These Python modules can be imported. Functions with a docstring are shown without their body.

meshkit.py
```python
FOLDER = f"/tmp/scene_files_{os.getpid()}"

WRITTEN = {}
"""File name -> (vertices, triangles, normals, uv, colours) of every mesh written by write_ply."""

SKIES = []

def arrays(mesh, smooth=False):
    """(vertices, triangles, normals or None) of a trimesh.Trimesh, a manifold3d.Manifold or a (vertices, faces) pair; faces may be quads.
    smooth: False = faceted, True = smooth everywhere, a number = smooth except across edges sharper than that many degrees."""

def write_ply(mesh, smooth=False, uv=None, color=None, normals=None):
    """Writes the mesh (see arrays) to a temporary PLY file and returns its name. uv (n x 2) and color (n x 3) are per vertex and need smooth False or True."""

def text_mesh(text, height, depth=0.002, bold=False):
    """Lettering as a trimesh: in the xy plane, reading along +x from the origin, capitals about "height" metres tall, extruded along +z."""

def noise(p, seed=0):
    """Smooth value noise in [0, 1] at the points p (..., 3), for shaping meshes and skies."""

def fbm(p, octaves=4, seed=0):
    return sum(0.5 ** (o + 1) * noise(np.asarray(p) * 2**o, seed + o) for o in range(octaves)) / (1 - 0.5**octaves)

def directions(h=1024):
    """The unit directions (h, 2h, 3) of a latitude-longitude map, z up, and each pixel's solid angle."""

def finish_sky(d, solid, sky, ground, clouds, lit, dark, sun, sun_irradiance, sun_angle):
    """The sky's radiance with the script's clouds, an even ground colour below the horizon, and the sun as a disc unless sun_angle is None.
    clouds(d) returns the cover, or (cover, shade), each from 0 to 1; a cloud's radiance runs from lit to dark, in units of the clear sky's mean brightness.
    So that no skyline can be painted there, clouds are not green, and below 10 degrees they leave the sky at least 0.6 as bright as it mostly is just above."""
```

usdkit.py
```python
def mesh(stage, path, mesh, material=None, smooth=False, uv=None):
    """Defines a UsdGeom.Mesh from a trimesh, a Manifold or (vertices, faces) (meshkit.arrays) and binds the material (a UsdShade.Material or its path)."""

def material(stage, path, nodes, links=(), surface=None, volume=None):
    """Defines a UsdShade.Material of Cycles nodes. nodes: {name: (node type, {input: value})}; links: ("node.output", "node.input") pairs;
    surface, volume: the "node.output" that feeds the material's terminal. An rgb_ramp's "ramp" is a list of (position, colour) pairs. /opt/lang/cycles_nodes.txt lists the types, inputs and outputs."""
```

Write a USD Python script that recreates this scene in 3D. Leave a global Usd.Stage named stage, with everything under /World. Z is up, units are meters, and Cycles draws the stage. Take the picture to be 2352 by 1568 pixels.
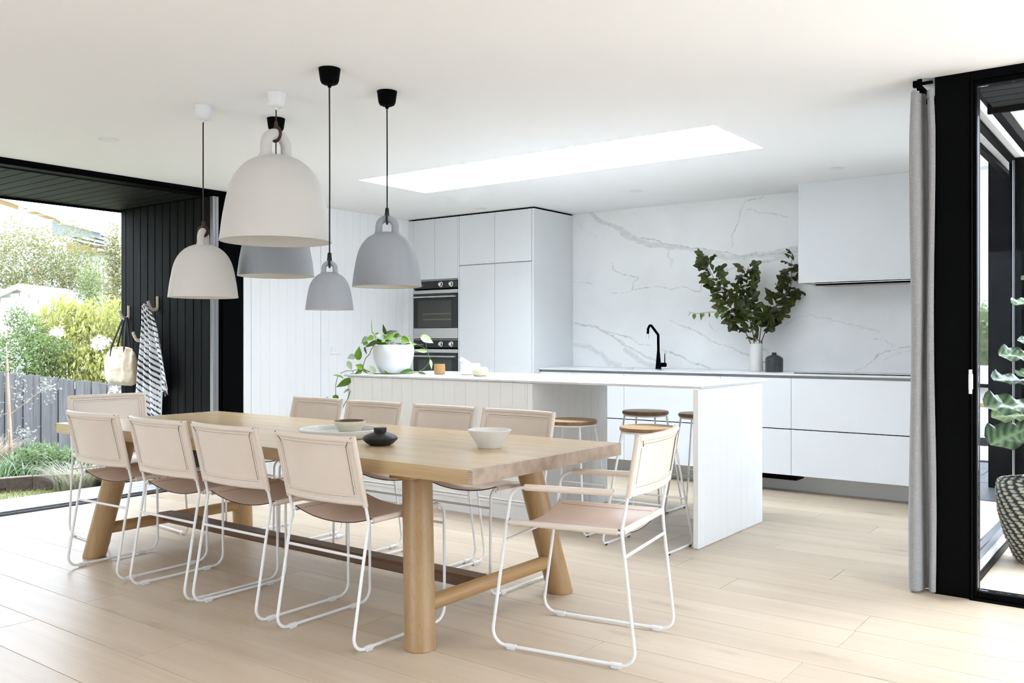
import math, random
import numpy as np
import trimesh
import manifold3d as m3
import meshkit, usdkit
from pxr import Usd, UsdGeom, UsdLux, UsdShade, Gf, Sdf, Vt

stage = Usd.Stage.CreateInMemory()
UsdGeom.SetStageUpAxis(stage, UsdGeom.Tokens.z)
UsdGeom.SetStageMetersPerUnit(stage, 1.0)
UsdGeom.Xform.Define(stage, '/World')
PI = math.pi

# ---------------------------------------------------------------- camera, sky, exposure
EXPOSURE = 2.98
SKY_LOW, SKY_HIGH, SKY_TINT = .42, 1.68, (.86, .96, 1.115)
cam = UsdGeom.Camera.Define(stage, '/World/camera')
cam.CreateHorizontalApertureAttr(36.0)
cam.CreateVerticalApertureAttr(24.0)
cam.CreateFocalLengthAttr(36.0 * 2042 / 2352)
cam.CreateVerticalApertureOffsetAttr(-36.0 * 4 / 2352)
cam.CreateClippingRangeAttr(Gf.Vec2f(0.05, 500))
cam.CreateExposureAttr(EXPOSURE)
_f, _r = (-.6, .8, 0), (.8, .6, 0)
cam.AddTransformOp().Set(Gf.Matrix4d(_r[0], _r[1], 0, 0, 0, 0, 1, 0, -_f[0], -_f[1], 0, 0, 0, 0, 1.18, 1))
sky = UsdLux.DomeLight.Define(stage, '/World/sky')
sky.CreateIntensityAttr(1.0)
# overcast sky: brightest overhead, a third of that at the horizon, even all round
_sm = usdkit.material(stage, '/World/Looks/overcast_sky', {
    'tc': ('texture_coordinate', {}), 'sx': ('separate_xyz', {}), 'mr': ('map_range', {'from_min': 0., 'from_max': 1., 'to_min': SKY_LOW, 'to_max': SKY_HIGH, 'clamp': True}),
    'bg': ('background_shader', {'color': SKY_TINT})},
    [('tc.generated', 'sx.vector'), ('sx.z', 'mr.value'), ('mr.result', 'bg.strength')], surface='bg.background')
UsdShade.MaterialBindingAPI.Apply(sky.GetPrim()).Bind(_sm)

# ---------------------------------------------------------------- materials
LK = '/World/Looks/'
def plain(name, col, rough=.5, **kw):
    return usdkit.material(stage, LK + name, {'p': ('principled_bsdf', dict(base_color=col, roughness=rough, **kw))}, [], surface='p.BSDF')

def noisy(name, c1, c2, rough=.5, scale=(8, 8, 8), detail=4, dist=0., bump=0., bscale=None, lo=.3, hi=.7, rnd=True, tint=0., coord='object', **kw):
    """two-tone noise stretched by scale, shifted per object, with an optional value change per object and a fine bump."""
    n = {'tc': ('texture_coordinate', {}), 'oi': ('object_info', {}),
         'sc': ('vector_math', {'math_type': 'scale', 'vector1': (37., 19., 53.)}),
         'ad': ('vector_math', {'math_type': 'add'}),
         'mp': ('mapping', {'scale': scale}),
         'ns': ('noise_texture', {'scale': 1., 'detail': detail, 'roughness': .6, 'distortion': dist}),
         'rp': ('rgb_ramp', {'ramp': [(lo, c1), (hi, c2)]}),
         'p': ('principled_bsdf', dict(roughness=rough, **kw))}
    l = [('tc.' + coord, 'ad.vector1'), ('ad.vector', 'mp.vector'), ('mp.vector', 'ns.vector'), ('ns.fac', 'rp.fac')]
    if rnd:
        l += [('oi.random', 'sc.scale'), ('sc.vector', 'ad.vector2')]
    src = 'rp.color'
    if tint:
        n['mr'] = ('map_range', {'from_min': 0., 'from_max': 1., 'to_min': 1 - tint, 'to_max': 1 + tint})
        n['hv'] = ('hsv', {'hue': .5, 'saturation': 1., 'fac': 1.})
        l += [('oi.random', 'mr.value'), ('mr.result', 'hv.value'), ('rp.color', 'hv.color')]
        src = 'hv.color'
    l += [(src, 'p.base_color')]
    if bump:
        n['mp2'] = ('mapping', {'scale': bscale or scale})
        n['n2'] = ('noise_texture', {'scale': 1., 'detail': 3.})
        n['bp'] = ('bump', {'strength': bump, 'distance': .002})
        l += [('ad.vector', 'mp2.vector'), ('mp2.vector', 'n2.vector'), ('n2.fac', 'bp.height'), ('bp.normal', 'p.normal')]
    return usdkit.material(stage, LK + name, n, l, surface='p.BSDF')

def oak(name, axis, light, dark, pore, rough=.45, tint=.05, fine=1., knots=0., **kw):
    """oak: broad figure + fine pores stretched along one axis, shifted and tinted per object; optional grey-brown knots."""
    def sc(a, b):
        s = [b, b, b]; s[axis] = a; return tuple(s)
    n = {'tc': ('texture_coordinate', {}), 'oi': ('object_info', {}),
         'so': ('vector_math', {'math_type': 'scale', 'vector1': (37., 19., 53.)}),
         'ad': ('vector_math', {'math_type': 'add'}),
         'm1': ('mapping', {'scale': sc(.55, 9.)}), 'n1': ('noise_texture', {'scale': 1., 'detail': 3., 'roughness': .55, 'distortion': .8}),
         'm2': ('mapping', {'scale': sc(3.5 * fine, 190. * fine)}), 'n2': ('noise_texture', {'scale': 1., 'detail': 2., 'roughness': .6}),
         'm3': ('mapping', {'scale': sc(1.2, 34.)}), 'n3': ('noise_texture', {'scale': 1., 'detail': 3., 'distortion': 1.2}),
         'r1': ('rgb_ramp', {'ramp': [(.3, light), (.7, dark)]}),
         'r2': ('map_range', {'from_min': .55, 'from_max': .78, 'to_min': 0., 'to_max': .55, 'clamp': True}),
         'r3': ('map_range', {'from_min': .5, 'from_max': .75, 'to_min': 0., 'to_max': .35, 'clamp': True}),
         'x1': ('mix_color', {'b': pore}), 'x2': ('mix_color', {'b': dark}),
         'mr': ('map_range', {'from_min': 0., 'from_max': 1., 'to_min': 1 - tint, 'to_max': 1 + tint}),
         'hv': ('hsv', {'hue': .5, 'saturation': 1., 'fac': 1.}),
         'bp': ('bump', {'strength': .12, 'distance': .0015}),
         'p': ('principled_bsdf', dict(roughness=rough, **kw))}
    l = [('tc.object', 'ad.vector1'), ('oi.random', 'so.scale'), ('so.vector', 'ad.vector2')]
    for k in '123':
        l += [('ad.vector', f'm{k}.vector'), (f'm{k}.vector', f'n{k}.vector')]
    l += [('n1.fac', 'r1.fac'), ('n2.fac', 'r2.value'), ('n3.fac', 'r3.value'), ('r1.color', 'x2.a'), ('r3.result', 'x2.fac'),
          ('x2.result', 'x1.a'), ('r2.result', 'x1.fac'), ('oi.random', 'mr.value'), ('mr.result', 'hv.value')]
    src = 'x1.result'
    if knots:
        n['mk'] = ('mapping', {'scale': sc(1.1, 4.2)})
        n['vk'] = ('voronoi_texture', {'scale': 1., 'randomness': 1.})
        n['nk'] = ('noise_texture', {'scale': 14., 'detail': 3.})
        n['ak'] = ('math', {'math_type': 'multiply_add', 'value2': .16, 'value3': -.08})
        n['sk'] = ('math', {'math_type': 'add'})
        n['rk'] = ('map_range', {'from_min': .05, 'from_max': .16, 'to_min': knots, 'to_max': 0., 'clamp': True})
        n['xk'] = ('mix_color', {'b': (.22, .17, .13)})
        l += [('ad.vector', 'mk.vector'), ('mk.vector', 'vk.vector'), ('ad.vector', 'nk.vector'), ('nk.fac', 'ak.value1'), ('vk.distance', 'sk.value1'), ('ak.value', 'sk.value2'),
              ('sk.value', 'rk.value'), (src, 'xk.a'), ('rk.result', 'xk.fac')]
        src = 'xk.result'
    l += [(src, 'hv.color'), ('hv.color', 'p.base_color'), ('n2.fac', 'bp.height'), ('bp.normal', 'p.normal')]
    return usdkit.material(stage, LK + name, n, l, surface='p.BSDF')

def leafy(name, c1, c2, trans=.35, rough=.45, vein=None):
    """leaf: colour varies per leaf, light shines through."""
    n = {'g': ('geometry', {}), 'oi': ('object_info', {}), 's': ('math', {'math_type': 'add'}), 'fr': ('math', {'math_type': 'fraction'}),
         'rp': ('rgb_ramp', {'ramp': [(0., c1), (1., c2)]}),
         'tc': ('texture_coordinate', {}), 'ns': ('noise_texture', {'scale': 30., 'detail': 3.}), 'xx': ('mix_color', {'fac': .25}), 'r2': ('rgb_ramp', {'ramp': [(.35, c1), (.65, c2)]}),
         'p': ('principled_bsdf', {'roughness': rough}), 't': ('translucent_bsdf', {}), 'mx': ('mix_closure', {'fac': trans})}
    l = [('g.random_per_island', 's.value1'), ('oi.random', 's.value2'), ('s.value', 'fr.value1'), ('fr.value', 'rp.fac'), ('tc.object', 'ns.vector'), ('ns.fac', 'r2.fac'),
         ('rp.color', 'xx.a'), ('r2.color', 'xx.b')]
    src = 'xx.result'
    if vein:
        n['at'] = ('attribute', {'attribute': 'vein'}); n['xv'] = ('mix_color', {'b': vein})
        l += [(src, 'xv.a'), ('at.fac', 'xv.fac')]
        src = 'xv.result'
    l += [(src, 'p.base_color'), (src, 't.color'), ('p.BSDF', 'mx.closure1'), ('t.BSDF', 'mx.closure2')]
    return usdkit.material(stage, LK + name, n, l, surface='mx.closure')

def attr_mix(name, c0, c1, attr, rough=.5, **kw):
    return usdkit.material(stage, LK + name, {'at': ('attribute', {'attribute': attr}), 'm': ('mix_color', {'a': c0, 'b': c1}), 'p': ('principled_bsdf', dict(roughness=rough, **kw))},
                           [('at.fac', 'm.fac'), ('m.result', 'p.base_color')], surface='p.BSDF')

M = {}
M['paint'] = plain('white_paint', (.87, .87, .865), .55)
M['ceil'] = plain('ceiling_paint', (.87, .865, .85), .8)
M['vj'] = plain('white_board_paint', (.87, .87, .865), .45)
M['cab'] = noisy('pale_grey_lacquer', (.71, .72, .725), (.72, .73, .735), .42, rnd=False)
M['cabside'] = plain('grey_channel', (.36, .36, .34), .6)
M['stone'] = noisy('white_stone', (.66, .66, .66), (.64, .64, .645), .25, scale=(5, 5, 5), rnd=False)
M['black'] = plain('black_metal', (.0015, .0015, .0017), .55, specular_ior_level=.03)
M['blackgloss'] = plain('black_powdercoat', (.0015, .0015, .0016), .45, specular_ior_level=.035)
M['char'] = noisy('black_stained_timber', (.0012, .0012, .0013), (.0085, .0085, .009), .6, specular_ior_level=.12, scale=(26, 26, 1.6), detail=6, dist=.6, bump=.35, bscale=(150, 150, 4), lo=.42, hi=.80, tint=.2)
M['charx'] = noisy('black_stained_soffit', (.0035, .0035, .0035), (.012, .0118, .0115), .6, specular_ior_level=.12, scale=(1.6, 26, 26), detail=6, dist=.6, bump=.3, bscale=(4, 150, 150), lo=.42, hi=.78, tint=.15)
M['floor'] = oak('limed_oak_floor', 0, (.57, .465, .345), (.485, .385, .275), (.43, .335, .235), .36, tint=.07, fine=.6, knots=.45)
M['subfloor'] = plain('floor_joint', (.33, .26, .19), .7)
M['oakx'] = oak('table_oak_length', 0, (.56, .41, .23), (.46, .315, .155), (.30, .19, .085), .30, tint=.04, coat_weight=.25, coat_roughness=.22)
M['darkrail'] = oak('dark_oak_rail', 0, (.15, .082, .045), (.10, .052, .028), (.05, .028, .016), .45)  # rail is a darker brown than the other table oak
M['oakz'] = oak('leg_oak', 2, (.42, .27, .125), (.34, .205, .09), (.20, .115, .05), .38, tint=.05)
M['oaky'] = oak('bar_oak', 1, (.44, .27, .115), (.36, .20, .08), (.2, .12, .05), .38, tint=.05)
M['oakend'] = usdkit.material(stage, LK + 'table_end_grain', {
    'at': ('attribute', {'attribute': 'ring'}), 'tc': ('texture_coordinate', {}), 'n0': ('noise_texture', {'scale': 9., 'detail': 3.}), 'a0': ('math', {'math_type': 'multiply_add', 'value2': .012}), 'ml': ('math', {'math_type': 'multiply', 'value2': 1150.}), 'sn': ('math', {'math_type': 'sine'}),
    'mr': ('map_range', {'from_min': -1., 'from_max': 1.}), 'n': ('noise_texture', {'scale': 14., 'detail': 4.}), 'r': ('rgb_ramp', {'ramp': [(0., (.36, .265, .195)), (.35, (.48, .375, .285)), (1., (.53, .425, .335))]}),
    'r2': ('rgb_ramp', {'ramp': [(.35, (.72, .68, .65)), (.65, (1., 1., 1.))]}), 'mx': ('mix_color', {'blend_type': 'multiply', 'fac': 1.}), 'p': ('principled_bsdf', {'roughness': .55})},
    [('tc.object', 'n0.vector'), ('n0.fac', 'a0.value1'), ('at.fac', 'a0.value3'), ('a0.value', 'ml.value1'), ('ml.value', 'sn.value1'), ('sn.value', 'mr.value'), ('mr.result', 'r.fac'), ('tc.object', 'n.vector'), ('n.fac', 'r2.fac'),
     ('r.color', 'mx.a'), ('r2.color', 'mx.b'), ('mx.result', 'p.base_color')], surface='p.BSDF')
M['leather'] = noisy('natural_leather', (.76, .665, .575), (.725, .62, .52), .36, scale=(7, 7, 7), detail=5, bump=.08, bscale=(220, 220, 220), tint=.03, specular_ior_level=.45)
M['seatleather'] = noisy('seat_leather', (.72, .555, .455), (.68, .51, .405), .33, scale=(7, 7, 7), detail=5, bump=.08, bscale=(220, 220, 220), tint=.03, specular_ior_level=.5)
M['stitch'] = plain('stitch_thread', (.26, .18, .13), .7)
M['stitchpale'] = plain('stitch_thread_pale', (.56, .46, .38), .7)  # paler thread for the rear face of the chair backs
M['edge'] = plain('leather_cut_edge', (.035, .02, .014), .6)
M['whitemetal'] = plain('white_powdercoat', (.84, .84, .835), .32)
M['nylon'] = plain('white_nylon', (.80, .80, .80), .4)
M['seatwood'] = oak('stool_oak', 0, (.46, .29, .14), (.36, .21, .09), (.2, .11, .05), .35, tint=.1)
M['seatedge'] = noisy('stool_ply_edge', (.16, .085, .04), (.28, .16, .08), .4, scale=(30, 30, 4), tint=.15)
M['bellw'] = plain('warm_white_lacquer', (.66, .635, .59), .55)
M['bellg'] = plain('blue_grey_lacquer', (.335, .355, .38), .55)
M['bellin'] = plain('lamp_inside_white', (.80, .78, .72), .6)
M['browncord'] = plain('brown_cord', (.045, .018, .014), .7)
M['blackcord'] = plain('black_cord', (.006, .006, .006), .7)
M['steel'] = plain('brushed_steel', (.62, .61, .59), .28, metallic=1.)
M['chrome'] = plain('chrome', (.8, .8, .8), .12, metallic=1.)
M['ovenglass'] = plain('oven_glass', (.012, .014, .014), .06)
M['ovenwin'] = plain('oven_window', (.045, .047, .04), .05)
M['blackglass'] = plain('black_glass', (.006, .006, .007), .04)
M['ceramicw'] = noisy('white_ceramic', (.78, .77, .73), (.70, .68, .62), .35, scale=(14, 14, 14), lo=.45, hi=.8)
M['marblew'] = noisy('tray_marble', (.80, .79, .76), (.68, .66, .62), .3, scale=(9, 9, 30), dist=1.5, lo=.4, hi=.8)
M['potwhite'] = plain('white_pot_glaze', (.66, .66, .655), .25)
M['jug'] = noisy('jug_glaze', (.66, .65, .61), (.56, .55, .50), .4, scale=(10, 10, 5), lo=.35, hi=.75)
M['blackvase'] = noisy('black_matt_ceramic', (.007, .007, .008), (.014, .014, .015), .45, scale=(20, 20, 20), bump=.15, bscale=(160, 160, 160))
M['darkjar'] = noisy('dark_jar_glaze', (.018, .018, .019), (.04, .04, .041), .4, scale=(18, 18, 40), bump=.25, bscale=(40, 40, 160))
M['brownbowl'] = noisy('brown_bowl_glaze', (.20, .095, .035), (.08, .03, .012), .25, scale=(16, 16, 16), dist=1.)
M['creambowl'] = noisy('cream_bowl_glaze', (.60, .55, .40), (.68, .63, .50), .4, scale=(14, 14, 40))
M['woodcup'] = oak('turned_wood', 2, (.37, .215, .075), (.29, .155, .05), (.2, .1, .04), .5)
M['paleturned'] = noisy('pale_jar', (.52, .45, .29), (.57, .50, .35), .5, scale=(10, 10, 30))
M['soil'] = noisy('soil', (0.018, 0.0132, 0.0096), (0.042, 0.03, 0.021), .9, scale=(36, 36, 36))
M['linen'] = noisy('grey_linen', (.25, .25, .252), (.38, .38, .385), .85, scale=(60, 60, 700), detail=3, bump=.4, bscale=(700, 700, 500), rnd=False, sheen_weight=.2)
M['hookwood'] = oak('pale_hook_wood', 2, (.82, .70, .56), (.78, .64, .49), (.66, .52, .38), .5)
M['fleece'] = noisy('cream_fleece', (.42, .34, .235), (.34, .26, .165), .95, scale=(9, 9, 9), detail=6, bump=1., bscale=(140, 140, 140), sheen_weight=.6)
M['strap'] = plain('dark_leather_strap', (.006, .004, .0035), .6, specular_ior_level=.15)
M['pin'] = plain('plastic_white', (.78, .78, .78), .35)
M['alu'] = plain('aluminium', (.30, .30, .31), .3, metallic=.8)
M['paver'] = noisy('grey_paver', (.008, .0083, .009), (.030, .031, .033), .4, specular_ior_level=.3, scale=(5, 14, 5), detail=8, dist=1., bump=.2, bscale=(40, 40, 40), tint=.12)
M['deck'] = noisy('grey_deck_board', (.36, .35, .335), (.29, .28, .27), .6, scale=(30, 1.5, 30), tint=.06)
M['fence'] = noisy('charcoal_paling', (.044, .0435, .043), (.078, .077, .075), .75, specular_ior_level=.2, scale=(40, 40, 2), detail=5, dist=.5, bump=.3, bscale=(140, 140, 5), tint=.13)
M['fencegap'] = plain('fence_shadow_rail', (.02, .02, .021), .8)  # darker than the palings, shade of the gaps put into the colour
M['sleeper'] = noisy('weathered_sleeper', (.05, .034, .027), (.10, .072, .056), .85, scale=(3, 30, 30))
M['bark'] = noisy('bark', (.16, .11, .07), (.28, .20, .13), .85, scale=(40, 40, 6))
M['stake'] = noisy('pale_stake', (0.275, 0.21, 0.15), (0.21, 0.155, 0.105), .8, scale=(20, 20, 2))
M['housewall'] = plain('pale_blue_render', (0.275, 0.3, 0.33), .8)
M['houseroof'] = plain('white_roof', (.85, .85, .85), .6)
M['eave'] = plain('grey_eave', (0.092, 0.1, 0.112), .7)
M['houseTimber'] = noisy('honey_timber', (0.31, 0.21, 0.11), (0.25, 0.16, 0.075), .7, scale=(2, 10, 10))
M['ribbed'] = plain('ribbed_sheet', (.248, .252, .26), .5)
M['shed'] = plain('white_shed', (0.688, 0.688, 0.696), .6)
M['shedroof'] = plain('grey_shed_roof', (0.18, 0.18, 0.186), .7)
M['polewhite'] = plain('white_pole', (.82, .82, .84), .5)
M['lawn'] = noisy('lawn_ground', (.095, .115, .04), (.13, .14, .06), .9, scale=(2, 2, 2), rnd=False)
M['bladeg'] = leafy('grass_blade', (0.106, 0.1427, 0.03564), (0.1807, 0.1807, 0.07056), .4)
M['tussock'] = leafy('pale_tussock', (0.1672, 0.1672, 0.1026), (0.2356, 0.2166, 0.152), .35)
M['straw'] = leafy('straw_tussock', (0.1764, 0.1428, 0.0924), (0.2352, 0.2016, 0.1428), .35)
M['lyme'] = leafy('yellow_green_leaf', (.045, .058, .013), (.11, .10, .036), .4)
M['weep'] = leafy('weeping_leaf', (.085, .11, .016), (.20, .18, .055), .5)
M['bush'] = leafy('fresh_leaf', (.045, .072, .018), (.11, .135, .05), .45)
M['cover'] = leafy('groundcover_leaf', (0.04067, 0.07667, 0.02267), (0.1037, 0.1397, 0.06053), .35)
M['silver'] = leafy('silver_leaf', (.10, .108, .09), (.17, .175, .155), .3)
M['blossom'] = leafy('white_blossom', (0.72, 0.72, 0.702), (0.756, 0.738, 0.684), .3)
M['pothos'] = [leafy('pothos_dark', (.035, .075, .012), (.075, .14, .022), .2, .28), leafy('pothos_grey', (.16, .21, .14), (.24, .28, .20), .2, .22),
               leafy('pothos_green', (.13, .26, .02), (.26, .40, .05), .4, .28), leafy('pothos_pale', (.45, .55, .28), (.60, .66, .44), .4, .3)]
M['vine'] = noisy('vine_stem', (.03, .03, .012), (.16, .22, .06), .6, scale=(9, 9, 9), rnd=False)
M['hydr'] = leafy('branch_leaf', (.018, .028, .004), (.085, .100, .012), .25, .4, vein=(.20, .23, .07))
M['birch'] = leafy('small_leaf', (.10, .17, .03), (.22, .30, .06), .35, .4)
M['twig'] = plain('brown_twig', (.10, .045, .025), .6)
M['fig'] = leafy('fig_leaf', (.016, .034, .016), (.04, .07, .028), .12, .2, vein=(.20, .27, .14))
M['figlight'] = leafy('young_fig_leaf', (.16, .23, .04), (.26, .34, .08), .35, .3, vein=(.36, .42, .16))
M['hedge'] = leafy('hedge_leaf', (0.08657, 0.1174, 0.04457), (0.1706, 0.1874, 0.1006), .4)
M['pouf'] = plain('grey_outdoor_fabric', (0.06, 0.0625, 0.0675), .9)
M['benchwood'] = noisy('bench_timber', (0.3, 0.198, 0.108), (0.228, 0.144, 0.072), .6, scale=(1.8, 12, 12))
M['wovenpot'] = attr_mix('woven_pot', (.012, .012, .012), (.52, .47, .36), 'weave', .6)
M['towel'] = attr_mix('striped_towel', (.66, .66, .67), (.010, .010, .014), 'stripe', .9)
M['fringe'] = plain('towel_fringe', (.70, .70, .70), .9)
M['towelblack'] = plain('towel_black', (.012, .012, .015), .9)
M['marble'] = usdkit.material(stage, LK + 'veined_marble', {
    'at': ('attribute', {'attribute': 'vein'}), 'tc': ('texture_coordinate', {}), 'n': ('noise_texture', {'scale': 3.5, 'detail': 6., 'distortion': .6}), 'r': ('rgb_ramp', {'ramp': [(.35, (.865, .865, .855)), (.7, (.83, .828, .81))]}),
    'm': ('mix_color', {'b': (.40, .395, .37)}), 'p': ('principled_bsdf', {'roughness': .3})},
    [('tc.object', 'n.vector'), ('n.fac', 'r.fac'), ('r.color', 'm.a'), ('at.fac', 'm.fac'), ('m.result', 'p.base_color')], surface='p.BSDF')
def pane_mat(name, tint, ior=1.5):
    return usdkit.material(stage, LK + name, {'f': ('fresnel', {'IOR': ior}), 't': ('transparent_bsdf', {'color': tint}), 'g': ('glossy_bsdf', {'color': (1, 1, 1), 'roughness': 0.}), 'm': ('mix_closure', {})},
                           [('f.fac', 'm.fac'), ('t.BSDF', 'm.closure1'), ('g.BSDF', 'm.closure2')], surface='m.closure')
M['pane'] = pane_mat('clear_pane', (.97, .98, .975), 1.12)
M['pane2'] = pane_mat('tinted_pane', (.90, .92, .92), 1.6)

# ---------------------------------------------------------------- prim helpers
_used = {}
def numbered(parent, name):
    k = (parent, name); i = _used.get(k, -1) + 1; _used[k] = i
    return f'{parent}/{name}' if i == 0 else f'{parent}/{name}_{i:03d}'

def keys(prim, **kw):
    for k, v in kw.items():
        if v is not None:
            prim.SetCustomDataByKey({'cat': 'category'}.get(k, k), v)
    return prim

def X(name, label=None, cat=None, loc=(0, 0, 0), rz=0., group=None, kind=None, ref=None):
    p = numbered('/World', name)
    x = UsdGeom.Xform.Define(stage, p)
    x.AddTranslateOp().Set(Gf.Vec3d(*map(float, loc))); x.AddRotateZOp().Set(float(rz))
    if ref is not None:
        x.GetPrim().GetReferences().AddInternalReference(ref); x.GetPrim().SetInstanceable(True)
    keys(x.GetPrim(), label=label, cat=cat, group=group, kind=kind)
    return p

def sub(parent, name, loc=(0, 0, 0)):  # added dark sheet closing the gaps between palings, as their shade
    p = numbered(parent, name)
    UsdGeom.Xform.Define(stage, p)
    return p

def put(parent, name, mesh, mat, smooth=35, label=None, kind=None, attr=None, cat=None, group=None):
    p = numbered(parent, name)
    if attr is not None:
        smooth = True if smooth else False
    m = usdkit.mesh(stage, p, mesh, mat, smooth=smooth)
    if attr is not None:
        for an, vals in attr.items():
            UsdGeom.PrimvarsAPI(m).CreatePrimvar(an, Sdf.ValueTypeNames.FloatArray, 'vertex').Set(Vt.FloatArray.FromNumpy(np.asarray(vals, np.float32)))
    keys(m.GetPrim(), label=label, kind=kind, cat=cat, group=group)
    return p

def top(name, mesh, mat, label, cat, smooth=35, group=None, kind=None, attr=None):
    return put('/World', name, mesh, mat, smooth, label, kind, attr, cat, group)

def struct(name, mesh, mat, smooth=False, attr=None):
    return put('/World', name, mesh, mat, smooth, kind='structure', attr=attr)

# ---------------------------------------------------------------- shape helpers
def cat_(*ms):
    ms = [m for g in ms for m in (g if isinstance(g, list) else [g])]
    V, F, n = [], [], 0
    for m in ms:
        v, f = (np.asarray(m.vertices), np.asarray(m.faces)) if hasattr(m, 'vertices') else m
        V.append(v); F.append(np.asarray(f) + n); n += len(v)
    return trimesh.Trimesh(np.vstack(V), np.vstack(F), process=False)

def bx(x0, x1, y0, y1, z0, z1, c=0.):
    """box, with every edge chamfered by c."""
    x0, x1 = sorted((x0, x1)); y0, y1 = sorted((y0, y1)); z0, z1 = sorted((z0, z1))
    if c <= 0:
        return trimesh.Trimesh(*_unitbox(x0, x1, y0, y1, z0, z1), process=False)
    c = min(c, (x1 - x0) * .49, (y1 - y0) * .49, (z1 - z0) * .49)
    pts = []
    for X_, sx in ((x0, 1), (x1, -1)):
        for Y_, sy in ((y0, 1), (y1, -1)):
            for Z_, sz in ((z0, 1), (z1, -1)):
                pts += [(X_, Y_ + sy * c, Z_ + sz * c), (X_ + sx * c, Y_, Z_ + sz * c), (X_ + sx * c, Y_ + sy * c, Z_)]
    return trimesh.Trimesh(*meshkit.arrays(m3.Manifold.hull_points(np.array(pts)))[:2], process=False)

def _unitbox(x0, x1, y0, y1, z0, z1):
    v = np.array([(x, y, z) for x in (x0, x1) for y in (y0, y1) for z in (z0, z1)], float)
    f = np.array([(0, 1, 3), (0, 3, 2), (4, 6, 7), (4, 7, 5), (0, 4, 5), (0, 5, 1), (2, 3, 7), (2, 7, 6), (0, 2, 6), (0, 6, 4), (1, 5, 7), (1, 7, 3)])
    return v, f

def lathe(prof, n=40, center=(0, 0, 0), closed=True):
    """prof: (radius, height) from the outside bottom upwards."""
    prof = np.array(prof, float); a = np.linspace(0, 2 * PI, n, endpoint=False)
    k = len(prof)
    v = np.stack([prof[:, None, 0] * np.cos(a), prof[:, None, 0] * np.sin(a), np.repeat(prof[:, 1:2], n, 1)], -1).reshape(-1, 3) + np.array(center)
    f = []
    for i in range(k - 1):
        for j in range(n):
            p, q = i * n + j, i * n + (j + 1) % n
            f += [(p, q, q + n), (p, q + n, p + n)]
    return trimesh.Trimesh(v, np.array(f), process=False)

def smoothprof(pts, k=6):
    """Catmull-Rom through profile points."""
    P = np.array(pts, float); Q = np.vstack([2 * P[0] - P[1], P, 2 * P[-1] - P[-2]])
    out = []
    for i in range(1, len(Q) - 2):
        for t in np.linspace(0, 1, k, endpoint=False):
            a, b, c, d = Q[i - 1:i + 3]
            out.append(.5 * (2 * b + (c - a) * t + (2 * a - 5 * b + 4 * c - d) * t * t + (3 * b - a - 3 * c + d) * t ** 3))
    return np.vstack([out, P[-1:]])

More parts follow.
